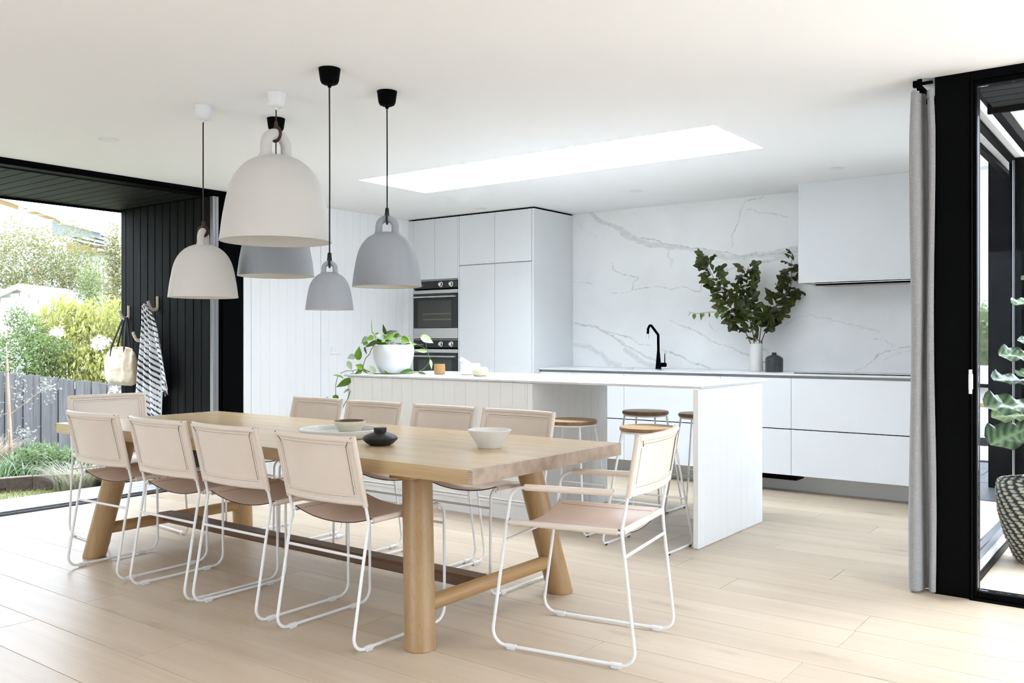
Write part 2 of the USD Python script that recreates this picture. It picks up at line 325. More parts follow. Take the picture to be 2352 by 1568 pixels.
def fillet(pts, r, n=6):
    """polyline with every inner corner rounded by radius r (a number or one per corner)."""
    P = [np.array(p, float) for p in pts]; rs = r if isinstance(r, (list, tuple)) else [r] * (len(P) - 2)
    out = [P[0]]
    for i in range(1, len(P) - 1):
        a, b, c = P[i - 1], P[i], P[i + 1]
        u, w = a - b, c - b; lu, lw = np.linalg.norm(u), np.linalg.norm(w); u /= lu; w /= lw
        ang = math.acos(np.clip(u @ w, -1, 1))
        if ang > PI - .02 or rs[i - 1] <= 0:
            out.append(b); continue
        d = min(rs[i - 1] / math.tan(ang / 2), lu * .48, lw * .48); rr = d * math.tan(ang / 2)
        bis = (u + w) / np.linalg.norm(u + w); cen = b + bis * (rr / math.sin(ang / 2))
        p0, p1 = b + u * d - cen, b + w * d - cen
        th = math.acos(np.clip(p0 @ p1 / (rr * rr), -1, 1))
        for t in np.linspace(0, 1, n + 1):
            out.append(cen + (math.sin((1 - t) * th) * p0 + math.sin(t * th) * p1) / max(math.sin(th), 1e-6))
    out.append(P[-1])
    return np.array(out)

def tube(pts, r, n=8, cap=True, flat=None):
    """a tube of radius r (number or one per point) along a polyline; flat=(ratio, direction) makes it a ribbon."""
    P = np.array(pts, float); r = np.broadcast_to(np.asarray(r, float), (len(P),))
    T = np.gradient(P, axis=0); T /= np.maximum(np.linalg.norm(T, axis=1, keepdims=True), 1e-9)
    ref = np.array([0, 0, 1.]) if abs(T[0][2]) < .9 else np.array([1., 0, 0])
    if flat is not None:
        ref = np.array(flat[1], float)
    N = np.cross(T[0], ref); N /= np.linalg.norm(N); rings = []
    a = np.linspace(0, 2 * PI, n, endpoint=False)
    for i in range(len(P)):
        N = N - T[i] * (N @ T[i]); N /= max(np.linalg.norm(N), 1e-9); B = np.cross(T[i], N)
        k = flat[0] if flat is not None else 1.
        rings.append(P[i] + r[i] * (np.cos(a)[:, None] * N + k * np.sin(a)[:, None] * B))
    v = np.vstack(rings); f = []
    for i in range(len(P) - 1):
        for j in range(n):
            p, q = i * n + j, i * n + (j + 1) % n
            f += [(p, q, q + n), (p, q + n, p + n)]
    if cap:
        v = np.vstack([v, P[0], P[-1]]); c0, c1 = len(v) - 2, len(v) - 1
        for j in range(n):
            f += [(c0, (j + 1) % n, j), (c1, (len(P) - 1) * n + j, (len(P) - 1) * n + (j + 1) % n)]
    return trimesh.Trimesh(v, np.array(f), process=False)

def cyl(p0, p1, r, n=16, r1=None):
    return tube([p0, p1], [r, r if r1 is None else r1], n)

def rod(p0, p1, r, n=24, e=.004):
    """a round bar with softened ends."""
    p0, p1 = np.array(p0, float), np.array(p1, float); d = (p1 - p0) / np.linalg.norm(p1 - p0)
    return tube([p0, p0 + d * e, p1 - d * e, p1], [r - e, r, r, r - e], n)

def sheet(grid, th, attr=None):
    """a closed thin solid from a grid of points (rows, columns, 3); attr (rows, columns) is doubled for both faces."""
    G = np.asarray(grid, float); m, n = G.shape[:2]
    du, dv = np.gradient(G, axis=0), np.gradient(G, axis=1)
    N = np.cross(du, dv); N /= np.maximum(np.linalg.norm(N, axis=2, keepdims=True), 1e-9)
    A, B = (G + N * th / 2).reshape(-1, 3), (G - N * th / 2).reshape(-1, 3)
    i, j = np.meshgrid(np.arange(m - 1), np.arange(n - 1), indexing='ij')
    a = (i * n + j).ravel(); q = np.stack([a, a + n, a + n + 1, a + 1], 1)
    o = m * n
    f = [np.vstack([q[:, [0, 1, 2]], q[:, [0, 2, 3]]]), np.vstack([q[:, [0, 2, 1]], q[:, [0, 3, 2]]]) + o]
    loop = [*range(n), *[r * n + n - 1 for r in range(1, m)], *range((m - 1) * n + n - 2, (m - 1) * n - 1, -1), *[r * n for r in range(m - 2, 0, -1)]]
    e = []
    for p, r_ in zip(loop, loop[1:] + loop[:1]):
        e += [(p, p + o, r_ + o), (p, r_ + o, r_)]
    t = trimesh.Trimesh(np.vstack([A, B]), np.vstack(f + [np.array(e)]), process=False)
    return (t, np.concatenate([np.ravel(attr)] * 2)) if attr is not None else t

def bool_sub(a, *bs):
    def mf(t):
        return m3.Manifold(m3.Mesh(np.asarray(t.vertices, np.float32), np.asarray(t.faces, np.uint32)))
    r = mf(a)
    for b in bs:
        r = r - mf(b)
    return trimesh.Trimesh(*meshkit.arrays(r)[:2], process=False)

def rotz(m, deg):
    m = m.copy(); m.apply_transform(trimesh.transformations.rotation_matrix(math.radians(deg), [0, 0, 1])); return m
def moved(m, d):
    m = m.copy(); m.apply_translation(d); return m
# ================================================================ the room
# floor: oak planks running along the table, 0.22 wide, with staggered butt joints
rng = random.Random(11)
fl = X('floor', kind='structure')
put(fl, 'floor_base', bx(-6.31, 2.9, -3.0, 7.3, -.06, -.012), M['subfloor'], False)
y = -3.0; row = 0
while y < 7.28:
    x = -6.285 - rng.uniform(0, 1.9)
    while x < 2.9:
        L = rng.uniform(1.75, 2.3)
        a, b, y1 = max(x, -6.285), min(x + L, 2.9), min(y + .24, 7.28)
        if b - a > .05:
            seen = y > -.6 and b < 0.9 + y * .0 and (a > -6.4)
            if seen or rng.random() < .0 or True:
                put(fl, 'plank', bx(a + .0007, b - .0007, y + .0007, y1 - .0007, -.02, 0, .0012), M['floor'], False)
        x += L
    y += .24; row += 1

# ceiling with the long skylight opening
SK = (-5.02, -2.115, 4.735, 5.49)
roof = bool_sub(bx(-6.42, 3.1, -3.2, 7.42, 2.40, 2.52), bx(SK[0], SK[1], SK[2], SK[3], 2.3, 2.7), bx(-.80, 4, 4.6305, 8, 2.3, 2.7))
struct('ceiling', roof, M['ceil'])
w3 = X('window_3', kind='structure')      # skylight
t_ = .02
put(w3, 'light_well', cat_(bx(SK[0] - t_, SK[0], SK[2] - t_, SK[3] + t_, 2.5205, 2.56), bx(SK[1], SK[1] + t_, SK[2] - t_, SK[3] + t_, 2.5205, 2.56),
                           bx(SK[0], SK[1], SK[2] - t_, SK[2], 2.5205, 2.56), bx(SK[0], SK[1], SK[3], SK[3] + t_, 2.5205, 2.56)), M['paint'], False)
put(w3, 'pane', bx(SK[0] - .02, SK[1] + .02, SK[2] - .02, SK[3] + .02, 2.5605, 2.572), M['pane'], False)

def boards(parent, axis, at, thick, a, b, z0, z1, pitch, mat, c=.0014, start=None, gap=.00035, name='board'):
    """grooved boards standing side by side: axis 0 = along x with faces at y=at..at+thick, axis 1 = along y with faces at x=at..at+thick."""
    p = a if start is None else start
    while p < b - 1e-6:
        q = min(p + pitch, b)
        lo = max(p, a)
        if q - lo > .006:
            m = bx(lo + gap, q - gap, at, at + thick, z0, z1, c) if axis == 0 else bx(at, at + thick, lo + gap, q - gap, z0, z1, c)
            put(parent, name, m, mat, False)
        p += pitch

# left wall: white grooved boards from the black jamb to the tall cupboards
wl = X('wall_left', kind='structure')
put(wl, 'backing', bx(-6.42, -6.292, 4.62, 7.42, -.06, 2.40), M['paint'], False)
put(wl, 'wall_piece', bx(-6.42, -6.29, -3.2, 1.55, -.06, 2.40), M['paint'], False)  # out of view; ends the garden opening short to cut its light
boards(wl, 1, -6.292, .012, 4.6195, 4.694, 0, 2.3995, .08, M['vj'])
boards(wl, 1, -6.292, .012, 4.6965, 5.457, 0, 2.3995, .095, M['vj'])
boards(wl, 1, -6.292, .012, 5.4595, 6.632, 0, 2.3995, .0975, M['vj'])
sp = X('light_switch', 'white square light switch plate on the boarded wall left of the ovens', 'switch')
put(sp, 'plate', bx(-6.2795, -6.272, 5.575, 5.69, 1.045, 1.115, .002), M['vj'], False)
put(sp, 'rocker', bx(-6.273, -6.268, 5.622, 5.643, 1.065, 1.095, .0015), M['vj'], False)

# black opening to the garden: jamb, stacked door edge, header, sill track
d2 = X('door_2', kind='structure')
put(d2, 'jamb_panel', bx(-6.42, -6.284, 4.419, 4.6185, 0, 2.3995, .002), M['black'], False)
put(d2, 'jamb_frame', bx(-6.42, -6.30, 4.386, 4.418, 0, 2.372, .002), M['black'], False)
for a, b in ((4.330, 4.3555), (4.358, 4.385)):
    put(d2, 'stacked_door_edge', bx(-6.36, -6.292, a, b, .02, 2.352, .002), M['alu'], False)
put(d2, 'header', bx(-6.42, -6.284, 1.55, 4.418, 2.373, 2.3995, .001), M['black'], False)
put(d2, 'head_track', bx(-6.41, -6.30, 1.55, 4.33, 2.358, 2.3725, .001), M['black'], False)
put(d2, 'sill', bx(-6.45, -6.287, 1.55, 4.386, -.05, .002, .001), M['black'], False)
for xx in (-6.322, -6.352, -6.40):
    put(d2, 'sill_rail', bx(xx, xx + .004, 1.55, 4.386, .0015, .008, .001), M['alu'], False)

# charred-timber recess outside the opening: end wall and soffit
wr = X('wall_recess', kind='structure')
put(wr, 'backing', bx(-7.69, -6.425, 4.350, 4.55, -.12, 2.60), M['black'], False)
xs = [-7.679, -7.596, -7.471, -7.354, -7.241, -7.127, -7.013, -6.9, -6.784, -6.671, -6.556, -6.444, -6.33]
for a, b in zip(xs, xs[1:]):
    put(wr, 'board', bx(a + .004, b - .004, 4.325 - rng.uniform(0, .0015), 4.352, -.10, 2.351, .003), M['char'], False)
so = X('ceiling_recess', kind='structure')
put(so, 'backing', bx(-7.70, -6.43, .3, 4.56, 2.372, 2.60), M['black'], False)
yy = .30
while yy < 4.324:
    put(so, 'board', bx(-7.69, -6.425, yy + .003, min(yy + .117, 4.324), 2.352, 2.374, .003), M['charx'], False)
    yy += .12
put(so, 'edge_trim', bx(-7.715, -7.691, .3, 4.56, 2.335, 2.60, .002), M['black'], False)

# back wall with marble slab
wb = X('wall_back', kind='structure')
put(wb, 'wall_piece', bx(-6.42, -.75, 7.281, 7.42, -.06, 2.40), M['paint'], False)

# right-hand glazing: black post, tall glass door, and the window wall towards the kitchen
d1 = X('door_1', kind='structure')
put(d1, 'post', bx(-.908, -.7605, 4.487, 4.63, 0, 2.3995, .002), M['blackgloss'], False)
put(d1, 'frame_edge', bx(-.76, -.7485, 4.478, 4.60, 0, 2.362, .0045), M['blackgloss'], False)
put(d1, 'frame_stile', bx(-.748, -.7345, 4.50, 4.585, .012, 2.35, .002), M['blackgloss'], False)
put(d1, 'header', bx(-.76, 2.9, 4.487, 4.63, 2.362, 2.3995, .002), M['blackgloss'], False)
put(d1, 'head_rail', bx(-.7345, 2.9, 4.51, 4.58, 2.338, 2.3615, .002), M['blackgloss'], False)
put(d1, 'sill', bx(-.7605, 2.9, 4.470, 4.63, -.02, .006, .002), M['blackgloss'], False)
put(d1, 'bottom_rail', bx(-.7345, 2.9, 4.505, 4.58, .0065, .035, .004), M['blackgloss'], False)
put(d1, 'pane', bx(-.7340, 2.9, 4.540, 4.546, .0355, 2.3375), M['pane'], False)
put(d1, 'strike_plate', cat_(bx(-.764, -.7455, 4.4675, 4.4778, .955, 1.025, .002), bx(-.762, -.7475, 4.4665, 4.4676, .935, 1.045)), M['pin'], False)
put(d1, 'frame_bumper', lathe([(0, -.004), (.0035, -.003), (.0035, .003), (0, .004)], 10, (-.7545, 4.474, 2.255)), M['black'], 40)

w1 = X('window_1', kind='structure')
put(w1, 'head_frame', bx(-.799, -.752, 4.6385, 6.90, 2.385, 2.452, .003), M['blackgloss'], False)
put(w1, 'sill_frame', bx(-.875, -.80, 4.632, 6.83, -.01, .07, .003), M['alu'], False)
put(w1, 'bottom_track', bx(-.80, -.775, 4.632, 6.83, -.01, .035, .002), M['blackgloss'], False)
put(w1, 'glazing_bead', bx(-.80, -.785, 4.632, 6.83, .0355, .075, .003), M['whitemetal'], False)
put(w1, 'end_frame', bx(-.875, -.80, 6.79, 6.90, -.01, 2.3995, .003), M['blackgloss'], False)
put(w1, 'end_bead', bx(-.80, -.785, 6.776, 6.789, .07, 2.384, .003), M['alu'], False)
put(w1, 'pane', bx(-.845, -.839, 4.632, 6.789, .0755, 2.3995), M['pane2'], False)
wk = X('wall_kitchen_right', kind='structure')
put(wk, 'wall_piece', bx(-.945, -.75, 6.905, 7.42, -.06, 2.40), M['black'], False)
put(wk, 'reveal_lining', bx(-.975, -.946, 6.30, 7.28, 0, 2.3995), M['paint'], False)

# right and rear walls, out of view; openings sized to light the chairs and kitchen
wR = X('wall_right', kind='structure')
put(wR, 'wall_piece', cat_(bx(2.9, 3.1, 4.2, 4.63, -.06, 2.40), bx(2.9, 3.1, -3.2, 1.4, -.06, 2.40), bx(2.9, 3.1, 1.4, 4.2, 2.3, 2.40)), M['paint'], False)
wB = X('wall_rear', kind='structure')
put(wB, 'wall_piece', cat_(bx(-6.42, -4.3, -3.2, -3.05, -.06, 2.40), bx(-1.5, 2.9, -3.2, -3.05, -.06, 2.40), bx(-4.3, -1.5, -3.2, -3.05, 2.25, 2.40)), M['paint'], False)

# downlights
for i, (x, y, lab) in enumerate(((-5.218, 2.856, 'round white downlight in the ceiling in front of the black soffit, leftmost of the four'), (-5.182, 6.425, 'round recessed downlight just in front of the tall grey cupboards'),
                                 (-3.557, 6.437, 'round recessed downlight in the ceiling before the marble, beyond the skylight'), (-1.946, 6.444, 'round recessed downlight in front of the grey range hood, rightmost of the four'))):
    d = X('downlight', lab, 'downlight', (x, y, 2.40), group='ceiling downlights')
    put(d, 'trim_ring', lathe([(.047, -.0005), (.058, -.0045), (.062, -.0005)], 40), M['pin'], 50)
    put(d, 'lens', lathe([(0, -.0012), (.046, -.0012), (.0465, -.0004)], 40), M['cab'] if i else M['pin'], 50)

# ================================================================ kitchen
tc = X('tall_cupboard', 'full-height pale grey cupboard block with flush doors around the ovens', 'cupboard')
put(tc, 'carcass', cat_(bx(-6.279, -6.212, 6.64, 7.279, .02, 2.383), bx(-6.212, -5.62, 7.20, 7.279, .02, 2.383), bx(-5.62, -4.735, 6.64, 7.279, .02, 2.383), bx(-6.212, -5.62, 6.64, 7.2, 1.778, 2.383), bx(-6.212, -5.62, 6.64, 7.2, .02, .62)), M['cab'], False)
put(tc, 'shadow_gap', bx(-6.26, -4.73, 6.65, 7.27, 2.3835, 2.3995), M['black'], False)
put(tc, 'plinth', bx(-6.26, -4.74, 6.68, 7.2, 0, .0195), M['cabside'], False)
put(tc, 'filler', bx(-6.279, -6.2125, 6.615, 6.6395, .11, 2.383, .001), M['cab'], False)
put(tc, 'filler', bx(-5.619, -5.602, 6.615, 6.6395, .11, 2.383, .001), M['cab'], False)
for a, b, z0, z1 in ((-6.2095, -5.923, 1.781, 2.383), (-5.920, -5.622, 1.781, 2.383), (-5.599, -5.1665, 1.904, 2.383), (-5.1635, -4.7385, 1.904, 2.383),
                     (-5.599, -5.1665, .11, 1.897), (-5.1635, -4.7385, .11, 1.897), (-6.2095, -5.622, .11, .612)):
    put(tc, 'door', bx(a, b, 6.615, 6.6392, z0, z1, .0012), M['cab'], False)
put(tc, 'side_panel', bx(-4.7345, -4.713, 6.615, 7.279, .02, 2.383, .001), M['cab'], False)

def oven(zt, zb, lab):
    o = X('oven', lab, 'oven', group='built-in ovens'); x0, x1, yf = -6.2075, -5.6235, 6.612
    put(o, 'oven_body', bx(x0, x1, 6.643, 7.15, zb, zt - .004), M['black'], False)
    put(o, 'control_panel', bx(x0, x1, yf, 6.642, zt - .085, zt - .012, .002), M['ovenglass'], False)
    put(o, 'top_trim', bx(x0, x1, yf + .002, 6.642, zt - .0105, zt - .004, .001), M['steel'], False)
    put(o, 'vent_gap', bx(x0 + .005, x1 - .005, yf + .014, 6.642, zt - .10, zt - .0855), M['black'], False)
    put(o, 'door_top_trim', bx(x0, x1, yf, 6.642, zt - .137, zt - .101, .002), M['steel'], False)
    put(o, 'door_glass', bx(x0, x1, yf + .001, 6.642, zt - .480, zt - .1375, .001), M['ovenglass'], False)
    put(o, 'window', bx(x0 + .062, x1 - .075, yf - .0006, yf + .0008, zt - .475, zt - .205), M['ovenwin'], False)
    for k in range(2):
        put(o, 'oven_rack', bx(x0 + .13, x1 - .08, yf - .0012, yf - .0007, zt - .345 - .056 * k, zt - .334 - .056 * k), M['brownrack'], False)
    h = put(o, 'handle', tube(fillet([(x0 + .02, yf, zt - .172), (x0 + .02, yf - .042, zt - .172), (x1 - .02, yf - .042, zt - .172), (x1 - .02, yf, zt - .172)], .016, 4), .0085, 10), M['steel'], 40)
    put(o, 'lower_panel', bx(x0, x1, yf, 6.642, zb + .002, zt - .481, .002), M['steel'], False)
    for kx in (-5.835, -5.70):
        k = put(o, 'knob', cat_(tube([(kx, yf - .003, zt - .050), (kx, yf, zt - .050)], .026, 20), tube([(kx, yf - .003, zt - .050), (kx, yf - .024, zt - .050), (kx, yf - .026, zt - .050)], [.0195, .0185, .0165], 20)), M['chrome'], 40)
    for kx in (-6.122, -6.10, -6.078):
        put(o, 'button', tube([(kx, yf, zt - .055), (kx, yf - .002, zt - .055)], .0038, 10), M['pin'], 40)
M['brownrack'] = plain('rack_glint', (.13, .11, .075), .3)
oven(1.777, 1.190, 'upper black glass and steel wall oven in the grey cupboards')
oven(1.188, .624, 'lower black glass and steel wall oven behind the trailing plant')

def base_unit(a, b, lab, fronts, name='base_cabinet', cat='cabinet'):
    u = X(name, lab, cat, group='kitchen base cabinets under the marble')
    put(u, 'carcass', bx(a + .001, b - .001, 6.722, 7.255, .146, .9065), M['cab'], False)
    put(u, 'finger_channel', bx(a + .001, b - .001, 6.716, 6.7215, .86, .9065), M['cabside'], False)
    for (z0, z1) in fronts:
        put(u, 'drawer_front', bx(a + .0015, b - .0015, 6.700, 6.7155, z0, z1, .0012), M['cab'], False)
    put(u, 'dark_gap', bx(a + .002, b - .002, 6.7165, 6.7215, .485, .51), M['black'], False)
    return u
base_unit(-4.705, -3.82, 'pale grey drawer unit beside the tall cupboards, partly hidden by the island', ((.146, .494), (.501, .886)))
base_unit(-3.82, -2.94, 'pale grey drawer unit below the black tap, seen behind the bar stools', ((.146, .494), (.501, .886)))
dwu = base_unit(-2.94, -2.365, 'integrated dishwasher with pale grey fronts and a black strip at its foot', ((.146, .494), (.501, .886)), 'dishwasher', 'dishwasher')
put(dwu, 'foot_strip', bx(-2.938, -2.335, 6.735, 6.90, .104, .1455), M['black'], False)
base_unit(-2.365, -.95, 'wide pale grey drawer unit under the cooktop, right of the island end', ((.146, .494), (.501, .886)))
kk = X('kickboard', 'long pale grey kickboard under the kitchen base cabinets', 'kickboard')
put(kk, 'board', bx(-4.705, -.95, 6.915, 6.93, 0, .1455), M['cab'], False)
SINK = (-3.95, -3.08, 6.80, 7.10)
ct = bool_sub(bx(-4.711, -.95, 6.690, 7.2685, .907, .922, .0015), bx(SINK[0], SINK[1], SINK[2], SINK[3], .85, 1.0))
top('kitchen_worktop', ct, M['stone'], 'thin white stone worktop along the marble back wall', 'worktop', False)
sk = X('sink', 'undermounted steel kitchen sink below the black tap', 'sink')
sz = SINK
put(sk, 'basin', cat_(bx(sz[0] - .004, sz[1] + .004, sz[2] - .004, sz[2], .75, .9065), bx(sz[0] - .004, sz[1] + .004, sz[3], sz[3] + .004, .75, .9065), bx(sz[0] - .004, sz[0], sz[2], sz[3], .75, .9065), bx(sz[1], sz[1] + .004, sz[2], sz[3], .75, .9065), bx(sz[0], sz[1], sz[2], sz[3], .75, .754)), M['steel'], False)
put(sk, 'drain', lathe([(0, .7545), (.035, .7545), (.04, .756), (.045, .7545)], 20, (-3.5, 6.95, 0)), M['chrome'], 40)
ck = X('cooktop', 'flat black glass cooktop set on the worktop under the range hood', 'cooktop')
put(ck, 'glass', bx(-2.36, -1.50, 6.74, 7.20, .9222, .9285, .002), M['blackglass'], False)
for cx, cy, r in ((-2.2, 6.87, .075), (-2.2, 7.06, .09), (-1.96, 6.97, .11), (-1.72, 6.87, .075), (-1.72, 7.06, .09)):
    put(ck, 'cooking_zone', lathe([(r - .002, .92855), (r - .001, .9288), (r, .92855)], 32, (cx, cy, 0)), M['alu'], False)
hd = X('range_hood', 'boxy pale grey range hood cupboard hanging at the right of the marble', 'range hood')
put(hd, 'cupboard', cat_(bx(-2.38, -.976, 6.905, 6.927, 1.622, 2.3995, .001), bx(-2.38, -2.362, 6.9275, 7.2685, 1.622, 2.3995), bx(-2.3615, -.977, 6.928, 7.2685, 1.632, 1.65)), M['cab'], False)
put(hd, 'extractor', bx(-2.26, -1.10, 6.95, 7.22, 1.604, 1.6318, .003), M['alu'], False)
put(hd, 'front_lip', bx(-2.25, -1.11, 6.925, 6.948, 1.600, 1.6215, .002), M['black'], False)
put(hd, 'slide_rail', bx(-2.25, -1.11, 6.918, 6.9235, 1.611, 1.6175, .001), M['steel'], False)

# marble: printed veins follow polylines, broken up by noise
VEINS=[(1,0.045,[(-4.504,2.389),(-4.430,2.319),(-4.291,2.266),(-4.179,2.202),(-4.069,2.132),(-3.976,2.085),(-3.854,2.043),(-3.704,2.020),(-3.543,2.010),(-3.414,1.969),(-3.274,1.928),(-3.137,1.888),(-3.003,1.887),(-2.858,1.898),(-2.717,1.896),(-2.591,1.907),(-2.505,1.926)]),
(1.5,0.006,[(-3.976,2.119),(-3.884,2.099),(-3.794,2.073),(-3.734,2.042),(-3.587,2.026),(-3.386,1.987),(-3.164,1.935),(-3.029,1.908),(-2.793,1.894),(-2.666,1.905),(-2.517,1.903)]),
(0.9,0.02,[(-2.884,1.805),(-2.858,1.829),(-2.755,1.836),(-2.666,1.856),(-2.517,1.878)]),
(1,0.008,[(-3.090,1.975),(-3.076,2.083),(-3.029,2.181),(-2.996,2.292),(-2.950,2.364),(-2.845,2.373),(-2.806,2.395)]),
(0.7,0.007,[(-2.950,2.295),(-2.845,2.252),(-2.730,2.238),(-2.541,2.179)]),
(1,0.008,[(-4.275,1.902),(-4.259,1.838),(-4.164,1.785),(-4.069,1.768),(-3.984,1.743),(-4.046,1.705),(-4.054,1.643),(-3.976,1.661),(-3.824,1.669),(-3.645,1.643),(-3.529,1.645),(-3.372,1.607),(-3.358,1.737),(-3.137,1.792),(-3.029,1.793)]),
(0.8,0.006,[(-4.054,1.636),(-4.132,1.618),(-4.291,1.619)]),
(1,0.016,[(-4.698,1.334),(-4.571,1.311),(-4.455,1.303),(-4.340,1.260),(-4.227,1.190),(-4.101,1.121),(-4.007,1.067),(-3.915,1.027),(-3.824,1.001)]),
(0.8,0.04,[(-4.690,1.133),(-4.521,1.105),(-4.389,1.035),(-4.308,0.966),(-4.179,0.940)]),
(0.9,0.01,[(-4.324,1.260),(-4.101,1.204),(-3.976,1.135),(-3.869,1.122)]),
(0.9,0.04,[(-4.132,1.093),(-4.038,1.025),(-3.915,0.959),(-3.824,0.933)]),
(0.9,0.012,[(-3.749,1.082),(-3.587,1.044),(-3.443,0.979),(-3.295,0.930)]),
(0.9,0.008,[(-3.675,1.350),(-3.457,1.275),(-3.386,1.242),(-3.302,1.189),(-3.205,1.138),(-3.083,1.100),(-3.003,1.081),(-2.897,1.032)]),
(0.6,0.008,[(-3.302,1.332),(-3.233,1.254),(-3.198,1.279)]),
(1,0.008,[(-2.050,0.930),(-1.987,0.967),(-1.898,1.049),(-1.788,1.114),(-1.638,1.126)]),
(0.8,0.006,[(-1.832,1.027),(-1.756,1.068),(-1.638,1.098)]),
(0.7,0.007,[(-1.931,1.188),(-1.854,1.188),(-1.767,1.137)]),
(0.4,0.012,[(-2.616,1.300),(-2.517,1.360),(-2.419,1.376),(-2.276,1.356),(-2.136,1.307),(-1.999,1.276),(-1.876,1.246)]),
(0.5,0.02,[(-3.675,2.005),(-3.689,1.925),(-3.653,1.883),(-3.667,1.844)]),
(0.6,0.006,[(-4.707,1.744),(-4.605,1.733),(-4.471,1.700)]),
(0.6,0.006,[(-4.521,2.220),(-4.422,2.149)]),
(0.6,0.006,[(-4.673,2.339),(-4.605,2.255)]),
]
gx = np.linspace(-4.712, -.976, 560); gz = np.linspace(.9225, 2.3995, 232)
GX, GZ = np.meshgrid(gx, gz)
PX = np.stack([GX, np.zeros_like(GX), GZ], -1)
wx = GX + .05 * (meshkit.fbm(PX * 9, 5, 1) - .5) + .016 * (meshkit.fbm(PX * 45, 3, 5) - .5); wz = GZ + .05 * (meshkit.fbm(PX * 9, 5, 2) - .5) + .016 * (meshkit.fbm(PX * 45, 3, 6) - .5)
mod = meshkit.fbm(PX * 6, 4, 3); mod2 = meshkit.fbm(PX * 30, 3, 4); vein = np.zeros_like(GX)
for amp, w, pts in VEINS:
    d = np.full(GX.shape, 9.)
    for (ax, az), (bx_, bz) in zip(pts, pts[1:]):
        L2 = (bx_ - ax) ** 2 + (bz - az) ** 2 + 1e-9
        t = np.clip(((wx - ax) * (bx_ - ax) + (wz - az) * (bz - az)) / L2, 0, 1)
        d = np.minimum(d, np.hypot(wx - ax - t * (bx_ - ax), wz - az - t * (bz - az)))
    hw = w * (.25 + .6 * mod)
    body = np.clip(1.15 - d / np.maximum(hw, .003), 0, 1)
    line = np.exp(-((d - hw * .8) / .0035) ** 2) * (.5 if w > .012 else 0)
    vein = np.maximum(vein, amp * (body * (.42 if w > .012 else .75) * (.35 + 1. * mod2) + line * mod2))
vein = np.clip(vein, 0, 1)
sh, va = sheet(np.stack([GX, np.full_like(GX, 7.2745), GZ], -1), .011, vein)
top('marble_splashback', sh, M['marble'], 'white marble slab with grey diagonal veins covering the kitchen back wall', 'splashback', True, attr={'vein': va})

# island: white boarded body, open breakfast bar and boarded end panel under one thin top
isl = X('kitchen_island', 'long white boarded kitchen island with an open stool bay at its right end', 'kitchen island')
put(isl, 'body', bx(-5.055, -3.345, 4.675, 5.60, .10, .9005), M['paint'], False)
put(isl, 'plinth', bx(-5.045, -3.36, 4.662, 5.58, 0, .0995), M['vj'], False)
put(isl, 'plinth_ledge', bx(-5.058, -3.345, 4.652, 4.675, .1, .122, .003), M['vj'], False)
put(isl, 'shadow_gap', bx(-5.04, -3.36, 4.672, 5.59, .9006, .9025), M['cabside'], False)
boards(isl, 0, 4.660, .0148, -5.058, -3.37, .1225, .899, .1, M['vj'], start=-5.09)
put(isl, 'corner_post', bx(-3.369, -3.331, 4.658, 4.6745, .1225, .899, .002), M['vj'], False)
boards(isl, 1, -3.3445, .0135, 4.675, 5.60, .002, .899, .1, M['vj'])
put(isl, 'end_core', bx(-2.1795, -2.1715, 4.628, 5.583, .002, .9015), M['paint'], False)
boards(isl, 1, -2.171, .0115, 4.6445, 5.5855, .002, .9015, .105, M['vj'], start=4.6)
boards(isl, 1, -2.1915, .0115, 4.6445, 5.5855, .002, .9015, .105, M['vj'], start=4.6)
put(isl, 'edge_strip', bx(-2.1915, -2.1595, 4.624, 4.644, .002, .9015, .002), M['vj'], False)
top('island_top', bx(-5.08, -2.150, 4.640, 5.643, .9026, .917, .0015), M['stone'], 'long thin white stone top of the kitchen island', 'worktop', False)
# ================================================================ dining table
TX0, TX1, TY0, TY1, TZ0, TZ1 = -5.010, -2.000, 2.433, 3.482, .664, .717
tb = X('dining_table', 'long solid oak dining table on splayed round legs', 'table')
edges = [TY0, 2.575, 2.742, 2.87, 3.03, 3.155, 3.33, TY1]
for a, b in zip(edges, edges[1:]):
    put(tb, 'board', bx(TX0 + .0205, TX1 - .0205, a, b, TZ0, TZ1, .0006), M['oakx'], False)
    yc, zc = (a + b) / 2 + rng.uniform(-.05, .05), rng.choice([TZ0 - rng.uniform(.02, .09), TZ1 + rng.uniform(.02, .09)])
    for x in (TX1, TX0):
        gy, gz = np.meshgrid(np.linspace(a + .0003, b - .0003, 34), np.linspace(TZ0, TZ1, 15))
        em, er = sheet(np.stack([np.full_like(gy, x - .0101 if x == TX1 else x + .0101), gy, gz], -1), .0202, np.hypot(gy - yc, (gz - zc) * 1.25))
        put(tb, 'end_grain', em, M['oakend'], False, attr={'ring': er})
def leg_mesh(b, t, r=.0605, z1=TZ0 - .0005, n=40):
    prof = [(0, 0), (r * .9, 0), (r, .006), (r, z1), (0, z1)]
    m = lathe(prof, n)
    v = np.array(m.vertices); k = v[:, 2] / z1
    v[:, 0] += b[0] + (t[0] - b[0]) * k; v[:, 1] += b[1] + (t[1] - b[1]) * k
    return trimesh.Trimesh(v, m.faces, process=False)
LEGS = [((-2.318, 2.506), (-2.440, 2.620)), ((-2.318, 3.468), (-2.440, 3.350)), ((-4.722, 2.506), (-4.600, 2.620)), ((-4.722, 3.468), (-4.600, 3.350))]
for b, t in LEGS:
    put(tb, 'leg', leg_mesh(b, t), M['oakz'], 40)
for x in (-2.348, -4.692):
    put(tb, 'end_bar', rod((x, 2.54, .150), (x, 3.434, .150), .031, 28), M['oaky'], 40)
put(tb, 'stretcher', bx(-4.735, -2.352, 2.88, 2.98, .132, .182, .012), M['darkrail'], False, label='darker brown lengthwise rail')
